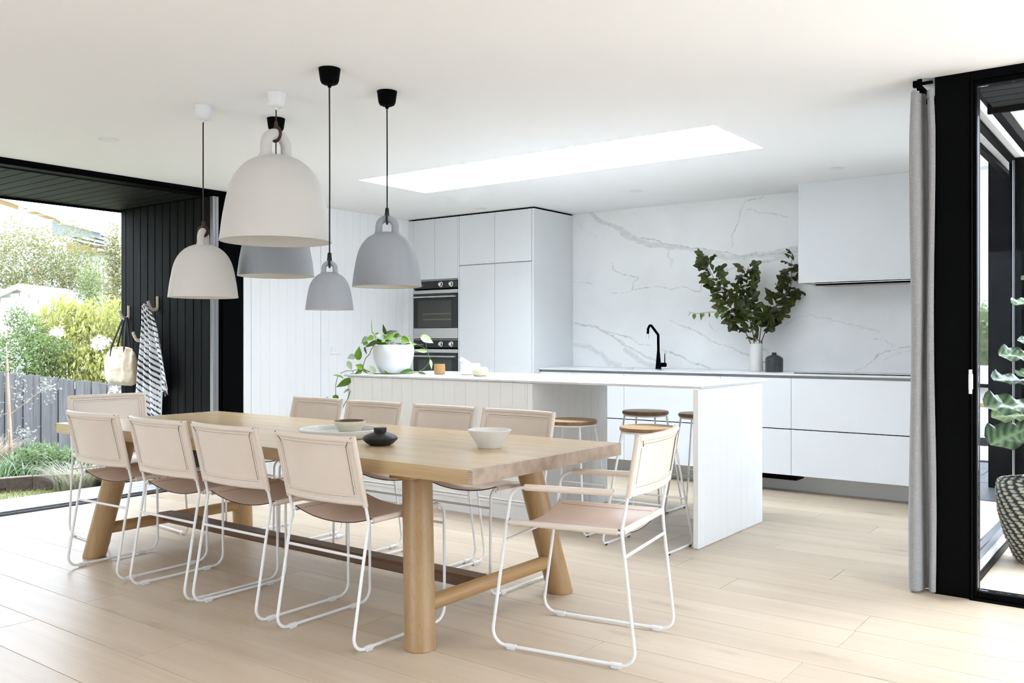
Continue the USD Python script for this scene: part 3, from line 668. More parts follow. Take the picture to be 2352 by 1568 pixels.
for x in (-2.44, -4.60):
    put(tb, 'cleat', bx(x - .06, x + .06, 2.52, 3.40, TZ0 - .03, TZ0 - .0006, .003), M['oaky'], False)

# ================================================================ chairs
def dash_line(P, step=.0085, ln=.0055, w=.0011):
    """stitches: tiny blocks along a polyline."""
    P = np.array(P, float); s = np.r_[0, np.cumsum(np.linalg.norm(np.diff(P, axis=0), axis=1))]
    out = []
    for d in np.arange(step / 2, s[-1] - ln, step):
        p, q = (np.array([np.interp(x, s, P[:, k]) for k in range(3)]) for x in (d, d + ln))
        out.append(tube([p, q], w, 4))
    return out

def back_parts(root, hw, ztop, zbot, ytop, ybot, bow, rt=.0125, rb=.0115, rs=.0108):
    def pt(u, v, off=0.):
        z = zbot + (ztop - zbot) * v
        y = ybot + (ytop - ybot) * v - bow * (1 - u * u) + off
        return (u * hw, y, z)
    us, vs = np.linspace(-1, 1, 19), np.linspace(0, 1, 9)
    put(root, 'backrest', sheet([[pt(u, v) for u in us] for v in vs], .0045), M['leather'])
    put(root, 'top_roll', tube([pt(u, 1) for u in us], rt, 14), M['leather'], label='rolled leather top edge')
    put(root, 'bottom_roll', tube([pt(u, 0) for u in us], rb, 14), M['leather'])
    for s in (-1, 1):
        put(root, 'side_wrap', tube([pt(s, v) for v in np.linspace(-.06, 1.045, 8)], rs, 12), M['leather'])
    iv, iu = .03 / (ztop - zbot), .034 / hw
    hem, fst, bst, dk = [], [], [], []
    for off in (.0042, -.0042):
        e = np.linspace(-1 + iu, 1 - iu, 15); ve = np.linspace(iv, 1 - iv, 8)
        hem += [sheet([[pt(u, v, off) for u in np.linspace(-1, 1, 15)] for v in (1 - iv, 1)], .003), sheet([[pt(u, v, off) for u in np.linspace(-1, 1, 15)] for v in (0, iv)], .003)]
        for s in (-1, 1):
            hem.append(sheet([[pt(s * x, v, off * 1.02) for x in (1, 1 - iu)] for v in np.linspace(0, 1, 8)], .003))
        o2 = off * 1.62; k = .72
        st = fst if off > 0 else bst
        st += dash_line([pt(u * (1 - iu * k) / (1 - iu), 1 - iv * k, o2) for u in e]) + dash_line([pt(u * (1 - iu * k) / (1 - iu), iv * k, o2) for u in e])
        for s in (-1, 1):
            st += dash_line([pt(s * (1 - iu * k), v, o2) for v in ve])
    put(root, 'hem', cat_(hem), M['leather'])
    for s in (-1, 1):                                            # dark mitred cut at the corners and the flap edge
        dk += [tube([pt(s * .995, 1.04, -.0105), pt(s * (1 - iu * .6), 1 - iv * .3, -.0105), pt(s * (1 - iu), 1 - iv, -.007)], .0011, 5)]
    dk.append(tube([pt(1 - iu, v, -.0058) for v in np.linspace(iv, 1 - iv, 8)], .001, 5))
    put(root, 'stitching', cat_(fst), M['stitch'], label='dark stitched seam')
    put(root, 'stitching', cat_(bst), M['stitchpale'])
    put(root, 'cut_edge', cat_(dk), M['edge'])

def seat_part(root, hw, y0, y1, zr, zf, sag, r=.0115):
    us, vs = np.linspace(-1, 1, 21), np.linspace(0, 1, 13)
    def pt(u, v, off=0):
        z = zr + (zf - zr) * v
        return (u * hw, y0 + (y1 - y0) * v, z + r * .8 - (sag + .006 * math.sin(PI * v)) * (1 - abs(u) ** 2.2) + off)
    put(root, 'seat', sheet([[pt(u, v) for u in us] for v in vs], .0045), M['seatleather'])
    for s in (-1, 1):
        put(root, 'seat_wrap', tube([(s * hw, y0 + .004 + (y1 - y0 - .008) * t, zr + (zf - zr) * t) for t in np.linspace(0, 1, 6)], r, 12), M['leather'])
    for v in (0, 1):
        put(root, 'seat_edge', tube([pt(u, v) for u in us], .0022, 6), M['edge'], label='dark cut leather edge')
    st = []
    for s in (-1, 1):
        st += dash_line([pt(s * (1 - .03 / hw), v, .0028) for v in np.linspace(.04, .96, 10)])
        st += [tube([(s * hw, y + .0006, zr + r), (s * (hw - r), y + .0006, zr), (s * hw, y + .0006, zr - r)], .0013, 5) for y in (y0 + .001, y1 - .001)]
    put(root, 'seat_stitching', cat_(st), M['stitch'])

def glides(root, hw, ys, r):
    for s in (-1, 1):
        for y in ys:
            put(root, 'glide', cat_(tube([(s * hw, y - .02, r + .006), (s * hw, y + .02, r + .006)], r + .0028, 12), bx(s * hw - .008, s * hw + .008, y - .018, y + .018, 0, .008, .002)), M['nylon'], 40)

def side_chair(label, loc, rz, group):
    c = X('dining_chair', label, 'chair', loc, rz, group)
    hw, r, z0 = .222, .0062, .0122
    for s in (-1, 1):
        p = fillet([(s * hw, -.252, .806), (s * hw, -.175, .487), (s * hw, -.260, z0), (s * hw, .262, z0), (s * hw, .258, .497), (s * hw, -.170, .489)], [.07, .05, .055, .042], 7)
        put(c, 'side_frame', tube(p, r, 10), M['whitemetal'])
    put(c, 'rear_bar', cyl((-hw, -.2, .354), (hw, -.2, .354), .0058, 10), M['whitemetal'])
    put(c, 'front_bar', cyl((-hw, .2605, .412), (hw, .2605, .412), .0052, 10), M['whitemetal'])
    put(c, 'seat_bar', cyl((-hw, -.172, .492), (-hw + .02, -.172, .492), .006, 8), M['whitemetal'])
    back_parts(c, hw, .806, .562, -.252, -.194, .030)
    seat_part(c, hw, -.158, .218, .4892, .4962, .036)
    glides(c, hw, (-.175, .165), r)
    return c

def arm_chair(label, loc, rz, group):
    c = X('dining_armchair', label, 'chair', loc, rz, group)
    hw, r, z0 = .232, .0064, .0124
    for s in (-1, 1):
        p = fillet([(s * hw, -.297, .828), (s * hw, -.237, .493), (s * hw, -.292, z0), (s * hw, .296, z0), (s * hw, .208, .619), (s * hw, -.258, .628)], [.08, .055, .055, .06], 7)
        put(c, 'side_frame', tube(p, r, 10), M['whitemetal'])
        put(c, 'seat_rail', cyl((s * hw, -.236, .488), (s * hw, .2275, .485), .006, 10), M['whitemetal'])
        y0, y1 = -.205, .150
        put(c, 'armrest', tube([(s * hw, y, .6222 - .019 * (y - .15) * 0 + .0085 * (.15 - y) / .4) for y in np.linspace(y1, y0, 6)], .0125, 14), M['leather'], label='leather sleeve on the arm')
        put(c, 'armrest_stitching', cat_(dash_line([(s * hw, y, .6222 - .0118 + .0085 * (.15 - y) / .4) for y in np.linspace(y1 - .004, y0 + .004, 6)], .007, .0045)), M['stitch'])
    put(c, 'rear_bar', cyl((-hw, -.246, .400), (hw, -.246, .400), .0062, 10), M['whitemetal'])
    put(c, 'front_bar', cyl((-hw, .238, .412), (hw, .238, .412), .0058, 10), M['whitemetal'])
    back_parts(c, hw, .828, .628, -.297, -.264, .030)
    seat_part(c, hw, -.226, .216, .4888, .4855, .040)
    put(c, 'rear_roll', rod((-hw + .012, -.236, .489), (hw - .012, -.236, .489), .0125, 14), M['leather'])
    glides(c, hw, (-.215, .21), r)
    return c

g1, g2 = 'leather side chairs on the camera side of the table', 'leather side chairs on the island side of the table'
ch = [('pale leather sling chair at the table corner nearest the garden, its back seen', -4.357, 2.547, 2.), ('pale leather sling chair, second from the garden on the near long side of the table', -3.77, 2.547, 0.),
      ('pale leather sling chair, third from the garden on the near long side of the table', -3.279, 2.560, 0.), ('pale leather sling chair beside the round table leg nearest the camera', -2.684, 2.550, 0.)]
c0 = side_chair(ch[3][0], (ch[3][1], ch[3][2], 0), ch[3][3], g1)
for l, x, y_, rz in ch[:3]:
    X('dining_chair', l, 'chair', (x, y_, 0), rz, g1, ref=c0)
for l, x, y_, rz in (('pale leather sling chair facing the camera, leftmost on the far side of the table', -4.31, 3.47, 180.), ('pale leather sling chair facing the camera, behind the round tray with the wooden bowl', -3.78, 3.44, 180.),
                    ('pale leather sling chair facing the camera, behind the low black vase', -3.235, 3.44, 180.), ('pale leather sling chair facing the camera, behind the white bowl at the near end', -2.73, 3.44, 180.)):
    X('dining_chair', l, 'chair', (x, y_, 0), rz, g2, ref=c0)
a0 = arm_chair('pale leather armchair at the table end nearest the stools', (-1.868, 2.973, 0), 99.5, 'armchairs at the table ends')
X('dining_armchair', 'pale leather armchair at the garden end of the table', 'chair', (-5.075, 2.905, 0), -96., 'armchairs at the table ends', ref=a0)

# ================================================================ bar stools
def stool(label, loc, rz):
    s = X('bar_stool', label, 'stool', loc, rz, 'bar stools at the island')
    put(s, 'seat', lathe([(0, .660), (.157, .660), (.160, .663), (.161, .672), (.1585, .6805), (.154, .6835), (0, .6838)], 56), M['seatwood'], 40)
    put(s, 'seat_rim', lathe([(.1612, .6625), (.1622, .665), (.1624, .674), (.1606, .6795)], 56), M['seatedge'], 40, label='darker ply rim')
    a = np.linspace(0, 2 * PI, 49)
    put(s, 'seat_ring', tube(np.stack([.148 * np.cos(a), .148 * np.sin(a), np.full(49, .6535)], 1), .0062, 8, False), M['whitemetal'])
    put(s, 'seat_plate', lathe([(0, .6535), (.142, .6535), (.142, .6595), (0, .6597)], 40), M['whitemetal'], 40)
    for x in (-1, 1):
        p = fillet([(x * .118, -.085, .650), (x * .200, -.172, .0112), (x * .200, .172, .0112), (x * .118, .085, .650)], .035, 6)
        put(s, 'leg_loop', tube(p, .0062, 10), M['whitemetal'])
    for y in (-1, 1):
        put(s, 'foot_bar', cyl((-.166, y * .137, .268), (.166, y * .137, .268), .0055, 10), M['whitemetal'])
    for x in (-1, 1):
        for y in (-.13, .13):
            put(s, 'foot', lathe([(0, 0), (.007, 0), (.0085, .004), (.007, .012), (0, .0125)], 12, (x * .2, y, 0)), M['edge'], 40)
    return s
s0 = stool('round oak-topped white bar stool behind the near armchair, nearest the island end panel', (-2.435, 4.545, 0), 0)
X('bar_stool', 'round oak-topped white bar stool against the boarded island side, behind the near right chair', 'stool', (-3.03, 4.655, 0), 0, 'bar stools at the island', ref=s0)
X('bar_stool', 'round oak-topped white bar stool on the kitchen side, standing left of the other far stool', 'stool', (-2.995, 5.555, 0), 0, 'bar stools at the island', ref=s0)
X('bar_stool', 'round oak-topped white bar stool half hidden by the island end panel', 'stool', (-2.585, 5.60, 0), 0, 'bar stools at the island', ref=s0)

# ================================================================ pendant lamps
BELL = [(1.0, 0), (.982, .15), (.950, .40), (.912, .62), (.868, .84), (.805, 1.05), (.705, 1.24), (.575, 1.39), (.43, 1.49), (.27, 1.555), (.12, 1.585), (0.0, 1.595)]
def pendant(label, x, y_, R, zr, white, ang):
    l = X('pendant_lamp', label, 'pendant lamp', (x, y_, 0), 0, 'bell pendants over the table')
    mat, cord, rose = (M['bellw'], M['browncord'], M['pin']) if white else (M['bellg'], M['blackcord'], M['black'])
    pr = smoothprof([(r * R, zr + h * R) for r, h in BELL], 4)
    pr[-1, 0] = 0
    th = .0035
    put(l, 'shade', lathe(np.vstack([[(R - th, zr + .0005)], pr]), 72), mat, 60)
    inn = [((r * R) - th * 1.2 if r > .05 else 0, zr + h * R - th * 1.5 * (h / 1.6)) for r, h in BELL]
    put(l, 'shade_inside', lathe(smoothprof([(R - th * 1.3, zr + .001)] + inn[1:], 3), 60), M['bellin'], 60, label='white inside of the shade')
    ztop = zr + 1.57 * R; rl = .100 * R; half = .235 * R; H = .50 * R
    a = math.radians(ang); d = np.array([math.cos(a), math.sin(a), 0])
    arc = [d * -half + np.array([0, 0, ztop - .10 * R])] + [d * (-half) + np.array([0, 0, ztop + (H - rl - half) * t]) for t in (0, .5)]
    arc += [d * (half * math.cos(t)) + np.array([0, 0, ztop + H - rl - half + half * math.sin(t)]) for t in np.linspace(PI, 0, 15)]
    arc += [d * half + np.array([0, 0, ztop + (H - rl - half) * t]) for t in (.5, 0)] + [d * half + np.array([0, 0, ztop - .10 * R])]
    flare = np.array([1.75, 1.14] + [1.] * (len(arc) - 4) + [1.14, 1.75])
    put(l, 'loop', tube(arc, rl * flare, 18, False), mat, 60)
    zt = ztop + H
    side = np.array([-d[1], d[0], 0]); b = np.linspace(0, 2 * PI, 25)
    ring = [side * (rl * 1.08 * math.sin(t)) + np.array([0, 0, zt - rl + rl * 1.08 * math.cos(t)]) for t in b]
    put(l, 'cord_saddle', tube(ring, .0055, 8, False, flat=(2.4, side)), cord, 40)
    put(l, 'cord_sleeve', tube([(0, 0, zt), (0, 0, zt + .016), (0, 0, zt + .032), (0, 0, zt + .036)], [.0115, .0095, .0088, .006], 14), cord, 40)
    rr = .049
    zs = np.linspace(zt + .03, 2.322, 14)
    put(l, 'cord', tube([(.0022 * math.sin(5 * z + x), .0022 * math.cos(4 * z), z) for z in zs], .0033, 8), cord)
    k = put(l, 'ceiling_rose', lathe([(0, 2.315), (.006, 2.315), (.0085, 2.3195), (.009, 2.3265), (.026, 2.329), (.036, 2.334), (.0415, 2.345), (.0435, 2.358), (rr, 2.3985), (rr, 2.3995), (0, 2.3995)], 40), rose, 50)
    return l
pendant('warm white bell pendant hanging on a brown cord, leftmost of the lamps', -4.080, 2.750, .176, 1.400, True, 126.87)
pendant('largest bell pendant, warm white with a thick loop, in front of a grey one', -3.572, 2.818, .270, 1.664, True, 92.)
pendant('blue-grey bell pendant mostly hidden behind the largest white one', -3.985, 3.143, .207, 1.530, False, 60.)
pendant('smallest bell pendant, blue-grey, hanging lowest on a long black cord', -3.061, 2.711, .107, 1.315, False, 42.)
pendant('mid-sized blue-grey bell pendant, rightmost, in front of the tall cupboards', -3.114, 3.128, .170, 1.440, False, 38.)

# ================================================================ things on the table
t = X('round_tray', 'large round white marble tray on the dining table', 'tray', (-3.215, 2.918, TZ1))
put(t, 'dish', lathe([(0, .0005), (.172, .0005), (.183, .006), (.194, .030), (.1955, .0375), (.193, .040), (.187, .037), (.178, .016), (.168, .0125), (0, .012)], 72), M['marblew'], 40)
t = X('oval_bowl', 'cream bowl with a glossy brown inside, standing on the round tray', 'bowl', (-3.245, 3.005, TZ1 + .0128))
put(t, 'outer', lathe([(0, 0), (.045, 0), (.052, .004), (.066, .028), (.0715, .033), (.076, .044), (.0775, .053), (.0765, .055)], 56), M['creambowl'], 40)
put(t, 'inside', lathe([(.0765, .0551), (.073, .052), (.066, .034), (.045, .014), (0, .010)], 56), M['brownbowl'], 40, label='glossy brown glaze inside')
t = X('lidded_vase', 'low black disc-shaped pot with a short neck, on the dining table', 'vase', (-2.812, 2.782, TZ1))
put(t, 'body', lathe(smoothprof([(0, .0003), (.040, .0003), (.060, .010), (.0765, .0265), (.0775, .0305)], 4), 64), M['blackvase'], 40)
put(t, 'lid', lathe(np.vstack([[(.0765, .0310)], smoothprof([(.0772, .0325), (.066, .043), (.045, .0515), (.0285, .0565), (.0275, .060), (.0285, .071), (.0285, .0755), (.0255, .0772), (0, .0775)], 3)]), 64), M['blackvase'], 40)
t = X('white_bowl', 'conical white ceramic bowl near the table end', 'bowl', (-2.367, 2.995, TZ1))
put(t, 'bowl', lathe([(0, .0004), (.0475, .0004), (.0500, .0025), (.053, .010), (.0925, .0735), (.0945, .077), (.0925, .0785), (.0895, .0765), (.050, .014), (.0, .0105)], 64), M['ceramicw'], 40)

# ================================================================ things on the island and the worktop
IZ = .917
t = X('wooden_cup', 'small turned wooden cup on the island beside the plant', 'cup', (-4.472, 5.05, IZ))
put(t, 'cup', lathe([(0, .0003), (.034, .0003), (.0395, .006), (.0425, .022), (.0415, .060), (.0405, .0805), (.0375, .0805), (.0375, .02), (0, .014)], 40), M['woodcup'], 40)
t = X('mortar', 'white stone mortar on the island', 'mortar', (-4.268, 5.17, IZ))
put(t, 'bowl', lathe([(0, .0003), (.066, .0003), (.0715, .004), (.0735, .07), (.0735, .082), (.070, .085), (.062, .082), (.05, .03), (0, .02)], 48), M['potwhite'], 40)
t = X('pestle', 'white stone pestle leaning in the mortar', 'pestle', (-4.268, 5.17, IZ))
put(t, 'rod', tube([(.032, .022, .0475), (.0, .0, .072), (-.03, -.022, .0955), (-.05, -.035, .1105), (-.062, -.043, .1185), (-.067, -.047, .121)], [.0155, .0165, .0175, .0185, .0165, .006], 18), M['potwhite'], 50)
t = X('round_jar', 'small pale rounded pot in front of the mortar', 'pot', (-4.025, 4.985, IZ))
put(t, 'pot', lathe(smoothprof([(0, .0003), (.038, .0005), (.050, .010), (.0575, .030), (.0565, .048), (.049, .0625), (.040, .0665), (.036, .064), (.042, .04), (.03, .014), (0, .012)], 4), 48), M['paleturned'], 40)

tz = .922
TAP=[(-3.689,7.080,0.931),(-3.689,7.080,1.101),(-3.690,7.080,1.170),(-3.690,7.080,1.232),(-3.747,7.037,1.327),(-3.762,7.026,1.287),(-3.764,7.024,1.241),(-3.767,7.022,1.194)]; LEVER=[(-3.675,7.091,0.967),(-3.649,7.111,0.967),(-3.636,7.120,0.967),(-3.645,7.114,0.981),(-3.644,7.114,1.067)]
TAP = np.array(TAP); TAP[:, 2] += tz - TAP[0, 2] ; LEVER = np.array(LEVER); LEVER[:, 2] += tz - .9408 + .0
t = X('kitchen_tap', 'tall black kitchen tap with a bent spout', 'tap')
b = TAP[0]
body = [TAP[0], TAP[1], TAP[2], TAP[3], TAP[4], TAP[5], TAP[6]]
pts = fillet(body, [0, 0, .03, .045, 0], 8)
rad = np.interp(pts[:, 2], [tz, tz + .10, tz + .16, 1.5], [.0265, .0155, .0115, .0110])
rad[np.argmax(pts[:, 2]):] = .0108
put(t, 'spout', tube(pts, rad, 20), M['black'], 50)
put(t, 'nozzle', tube([TAP[6], TAP[7]], .0102, 16), M['chrome'], 40, label='chrome spout end')
put(t, 'valve', tube([b + np.array([.012, .009, .036]), b + np.array([.050, .036, .036]), b + np.array([.058, .042, .036])], [.0195, .0195, .015], 18), M['black'], 40)
put(t, 'lever', tube([b + np.array([.045, .033, .048]), b + np.array([.046, .034, .14])], [.0052, .0030], 10), M['black'], 40)
t = X('jug', 'tall white glazed jug holding leafy branches', 'jug', (-2.7665, 7.02, tz))
put(t, 'body', lathe([(0, .0004), (.052, .0004), (.0545, .003), (.0535, .06), (.0505, .15), (.0495, .226), (.0475, .228), (.0455, .225), (.047, .06), (0, .02)], 48), M['jug'], 40)
put(t, 'handle', tube(fillet([(.036, .030, .180), (.074, .060, .180), (.072, .058, .075), (.040, .033, .078)], .02, 6), .0062, 10), M['jug'], 50)
t = X('dark_jar', 'squat charcoal jar with a small lid beside the jug', 'jar', (-2.598, 6.97, tz))
put(t, 'body', lathe(smoothprof([(0, .0004), (.066, .0004), (.0685, .004), (.0695, .05), (.0695, .098), (.0655, .112), (.048, .127), (.0205, .137), (.0195, .139)], 3), 48), M['darkjar'], 40)
put(t, 'lid', lathe([(0, .1392), (.0185, .1392), (.019, .153), (.0165, .1555), (0, .156)], 28), M['darkjar'], 40)

# ---------------------------------------------------------------- leaves
def leaf(b, tip, w, facing, curl=.12, fold=.18, shape='heart', nv=11, nu=7, wav=0.):
    """a leaf from base to tip; returns (closed thin mesh, primvars); the midrib is marked for the material."""
    b, tip = np.array(b, float), np.array(tip, float); L = np.linalg.norm(tip - b); e = (tip - b) / L
    f = np.array(facing, float); nrm = f - e * (f @ e); nrm /= np.linalg.norm(nrm); s = np.cross(nrm, e)
    vs = np.linspace(0, 1, nv); us = np.linspace(-1, 1, nu)
    if shape == 'heart':
        hw = np.interp(vs, [0, .06, .16, .32, .5, .7, .85, 1], [.12, .62, .92, 1., .88, .56, .28, .015]) * w * L / 2
    elif shape == 'fig':
        hw = np.interp(vs, [0, .08, .2, .38, .55, .75, .9, 1], [.12, .42, .56, .60, .85, 1., .80, .10]) * w * L / 2
    else:
        hw = np.interp(vs, [0, .2, .45, .75, 1], [.08, .8, 1., .6, .02]) * w * L / 2
    G = np.zeros((nv, nu, 3)); A = np.zeros((nv, nu))
    for i, v in enumerate(vs):
        for j, u in enumerate(us):
            back = -.10 * L * (abs(u) ** 2) * max(0, 1 - v * 5) if shape == 'heart' else 0
            h = fold * abs(u) * hw[i] - curl * L * v * v + wav * hw[i] * abs(u) * math.sin(v * 19 + u)
            G[i, j] = b + e * (L * v + back) + s * (u * hw[i]) + nrm * h
            A[i, j] = max(0, 1 - abs(u) * nu / 2.2) * .8
            if shape == 'fig':
                A[i, j] = max(A[i, j], .55 * max(0, 1 - abs(((v - .28 * abs(u)) * 7) % 1 - .5) * 5) * (abs(u) < .95))
    return sheet(G, .0006, A)

CAMF = np.array([.6, -.8, .15])
rp = random.Random(5)
def rvec(k):
    return np.array([rp.gauss(0, k), rp.gauss(0, k), rp.gauss(0, k)])

VINES=[[(-4.870,4.780,1.153),(-4.887,4.768,1.139),(-4.904,4.755,1.101),(-4.913,4.749,1.071),(-4.938,4.730,1.038),(-4.948,4.722,0.995),(-4.955,4.717,0.957),(-4.967,4.708,0.924),(-4.975,4.702,0.890),(-4.985,4.694,0.844),(-4.999,4.684,0.827),(-5.026,4.664,0.802),(-5.036,4.656,0.768),(-5.047,4.648,0.726),(-5.069,4.631,0.684),(-5.079,4.624,0.654)],
[(-4.953,4.718,0.962),(-4.918,4.745,0.939),(-4.881,4.773,0.922),(-4.837,4.806,0.917),(-4.769,4.856,0.917),(-4.729,4.886,0.924),(-4.675,4.927,0.922),(-4.621,4.967,0.936),(-4.584,4.995,0.957),(-4.557,5.015,0.995),(-4.545,5.024,1.025),(-4.550,5.020,1.054),(-4.567,5.008,1.105),(-4.601,4.983,1.134),(-4.648,4.947,1.156)],
[(-4.567,5.008,1.109),(-4.572,5.004,1.177),(-4.591,4.990,1.202)],
[(-4.955,4.717,0.962),(-4.985,4.694,0.957),(-5.012,4.674,0.945),(-5.015,4.672,0.930)],
[(-5.106,4.603,0.903),(-5.118,4.594,0.840),(-5.118,4.594,0.755)],
[(-5.027,4.663,0.873),(-5.009,4.677,0.856),(-4.986,4.693,0.844)],
[(-4.886,4.769,0.922),(-4.879,4.774,0.903),(-4.872,4.779,0.884)],
[(-5.012,4.674,0.945),(-5.052,4.644,0.945),(-5.090,4.616,0.924)],
[(-4.719,4.894,1.202),(-4.742,4.876,1.240),(-4.776,4.851,1.206)],
[(-4.870,4.780,1.168),(-4.881,4.773,1.210),(-4.897,4.760,1.240)],
]
LEAVES=[((-4.803,4.810,1.223),(-4.805,4.779,1.296),0.4,0),
((-4.809,4.826,1.231),(-4.727,4.861,1.246),0.35,1),
((-4.789,4.799,1.189),(-4.738,4.830,1.227),0.6,2),
((-4.808,4.892,1.194),(-4.768,4.945,1.206),0.5,0),
((-4.741,4.923,1.198),(-4.682,4.946,1.164),0.6,2),
((-4.899,4.776,1.200),(-4.930,4.736,1.177),0.9,2),
((-4.852,4.765,1.214),(-4.783,4.788,1.172),0.8,1),
((-4.803,4.807,1.164),(-4.778,4.859,1.172),0.6,0),
((-4.793,4.892,1.164),(-4.845,4.876,1.113),0.35,3),
((-4.899,4.809,1.153),(-4.844,4.827,1.136),0.35,2),
((-4.864,4.774,1.168),(-4.940,4.726,1.122),0.35,0),
((-4.950,4.762,1.147),(-4.998,4.753,1.160),0.8,2),
((-4.966,4.768,1.200),(-4.979,4.728,1.151),0.6,1),
((-4.956,4.742,1.122),(-4.955,4.755,1.067),0.5,0),
((-4.982,4.697,1.033),(-4.963,4.687,1.130),0.6,2),
((-5.003,4.680,1.054),(-5.030,4.629,1.042),0.95,1),
((-5.059,4.661,1.012),(-5.048,4.696,0.948),0.6,3),
((-4.954,4.720,0.966),(-4.991,4.677,0.991),0.75,2),
((-4.968,4.727,0.953),(-5.017,4.696,0.927),0.6,2),
((-4.966,4.728,0.951),(-4.946,4.769,0.922),0.35,2),
((-4.884,4.770,0.928),(-4.909,4.745,0.987),0.7,3),
((-4.802,4.836,0.924),(-4.805,4.829,1.008),0.6,2),
((-4.645,4.932,0.941),(-4.714,4.866,0.937),0.5,0),
((-4.623,4.982,0.930),(-4.554,4.999,0.920),0.35,0),
((-4.572,4.960,1.204),(-4.505,5.020,1.156),0.6,3),
((-4.563,5.000,1.092),(-4.637,4.947,1.105),0.35,3),
((-4.543,5.025,1.025),(-4.526,5.025,0.954),0.35,3),
((-5.091,4.640,0.889),(-5.138,4.582,0.920),0.75,2),
((-5.026,4.659,0.878),(-5.100,4.581,0.820),0.45,2),
((-5.043,4.658,0.805),(-5.067,4.623,0.777),0.5,3),
((-4.844,4.793,0.880),(-4.924,4.751,0.847),0.6,0),
((-5.113,4.590,0.760),(-5.117,4.591,0.713),1,2),
((-4.932,4.797,1.232),(-4.927,4.771,1.337),0.1,3),
((-4.853,4.751,1.221),(-4.818,4.757,1.233),0.5,2),
((-5.182,4.560,0.742),(-5.167,4.580,0.729),0.5,2),
((-4.805,4.809,1.206),(-4.841,4.769,1.181),0.7,2),
((-4.774,4.825,1.206),(-4.738,4.848,1.177),0.7,2),
((-4.818,4.775,1.160),(-4.853,4.763,1.189),0.7,0),
((-4.770,4.917,1.219),(-4.824,4.911,1.202),0.6,2),
((-4.708,4.944,1.177),(-4.690,4.992,1.147),0.5,3),
]
pp = X('potted_plant', 'trailing heart-leaf plant in a round white pot at the left end of the island', 'potted plant')
PC = np.array([-4.838, 4.93, IZ])
put(pp, 'pot', lathe(smoothprof([(0, .0004), (.085, .0004), (.098, .006), (.130, .060), (.152, .125), (.158, .170), (.1545, .212), (.151, .2235), (.147, .224), (.144, .20), (.142, .185)], 4), 64, PC), M['potwhite'], 40)
put(pp, 'soil', lathe([(0, .1905), (.08, .192), (.1425, .188)], 40, PC), M['soil'], 40)
vm = []
for v in VINES:
    P = np.array(v, float)
    for q in P:                                               # vines lie on or hang in front of the top, never inside it
        if -5.08 < q[0] and q[1] > 4.64 and q[2] < IZ + .006 and q[2] > .82:
            q[2] = IZ + .006
    t_ = np.arange(len(P)); tt = np.linspace(0, len(P) - 1, len(P) * 3)
    Q = np.stack([np.interp(tt, t_, P[:, k]) for k in range(3)], 1)
    vm.append(tube(Q, .0030 if len(P) > 6 else .0022, 7))
put(pp, 'vine', cat_(vm), M['vine'], 50)
for b_, t_, w_, tone in LEAVES:
    f = CAMF + rvec(.28) + np.array([0, 0, .35])
    lm, la = leaf(b_, t_, w_, f, .10, .22)
    put(pp, 'leaf', lm, M['pothos'][tone], True)
crown = rp
for k in range(16):                                            # leaves round the back and inside of the pot
    a = rp.uniform(0, 2 * PI); r_ = rp.uniform(.03, .10)
    b_ = PC + np.array([r_ * math.cos(a), r_ * math.sin(a) + .02, .205 + rp.uniform(0, .05)])
    t_ = b_ + np.array([.085 * math.cos(a), .085 * math.sin(a), rp.uniform(-.02, .06)])
    lm, la = leaf(b_, t_, .62, np.array([.2, -.3, 1.]) + rvec(.3), .15, .2)
    put(pp, 'leaf', lm, M['pothos'][rp.choice([0, 1, 2, 2])], True)
put(pp, 'leaf_stem', cat_([tube([PC + np.array([0.02 * math.cos(a), .02 * math.sin(a), .188]), PC + np.array([.06 * math.cos(a), .06 * math.sin(a), .24])], .0022, 6) for a in np.linspace(0, 6, 14)]), M['vine'], 50)

# lobed leaves on cut branches
def lobed(b, tip, facing, w=1., droop=.25):
    b, tip = np.array(b, float), np.array(tip, float); L = np.linalg.norm(tip - b); e = (tip - b) / L
    f = np.array(facing, float); n_ = f - e * (f @ e); n_ /= np.linalg.norm(n_); s = np.cross(n_, e)
    ths = np.linspace(-2.75, 2.75, 45)
    rad = .52 + .18 * np.cos(ths * 2.5) ** 2 * (np.abs(ths) < 2.3) + .20 * np.exp(-(ths / .38) ** 2) + .03 * np.sin(ths * 23)
    V, A = [], []; c0 = b + e * L * .34
    ks = (0.0, .45, .8, 1.)
    for k in ks:
        for th, r_ in zip(ths, rad):
            x, y_ = r_ * k * math.cos(th), r_ * k * math.sin(th) * w
            h = -droop * (x * x * .8 + y_ * y_ * 1.1) + .05 * math.sin(9 * th) * k * k
            V.append(c0 + L * (e * x * .92 + s * y_ * .92 + n_ * h))
            A.append(.7 * max(0, 1 - 9 * min(abs(th), abs(abs(th) - 1.2) * 1.1)) * (k < .95))
    V = np.array(V).reshape(len(ks), len(ths), 3)
    return sheet(V, .0006, np.array(A).reshape(len(ks), len(ths)))

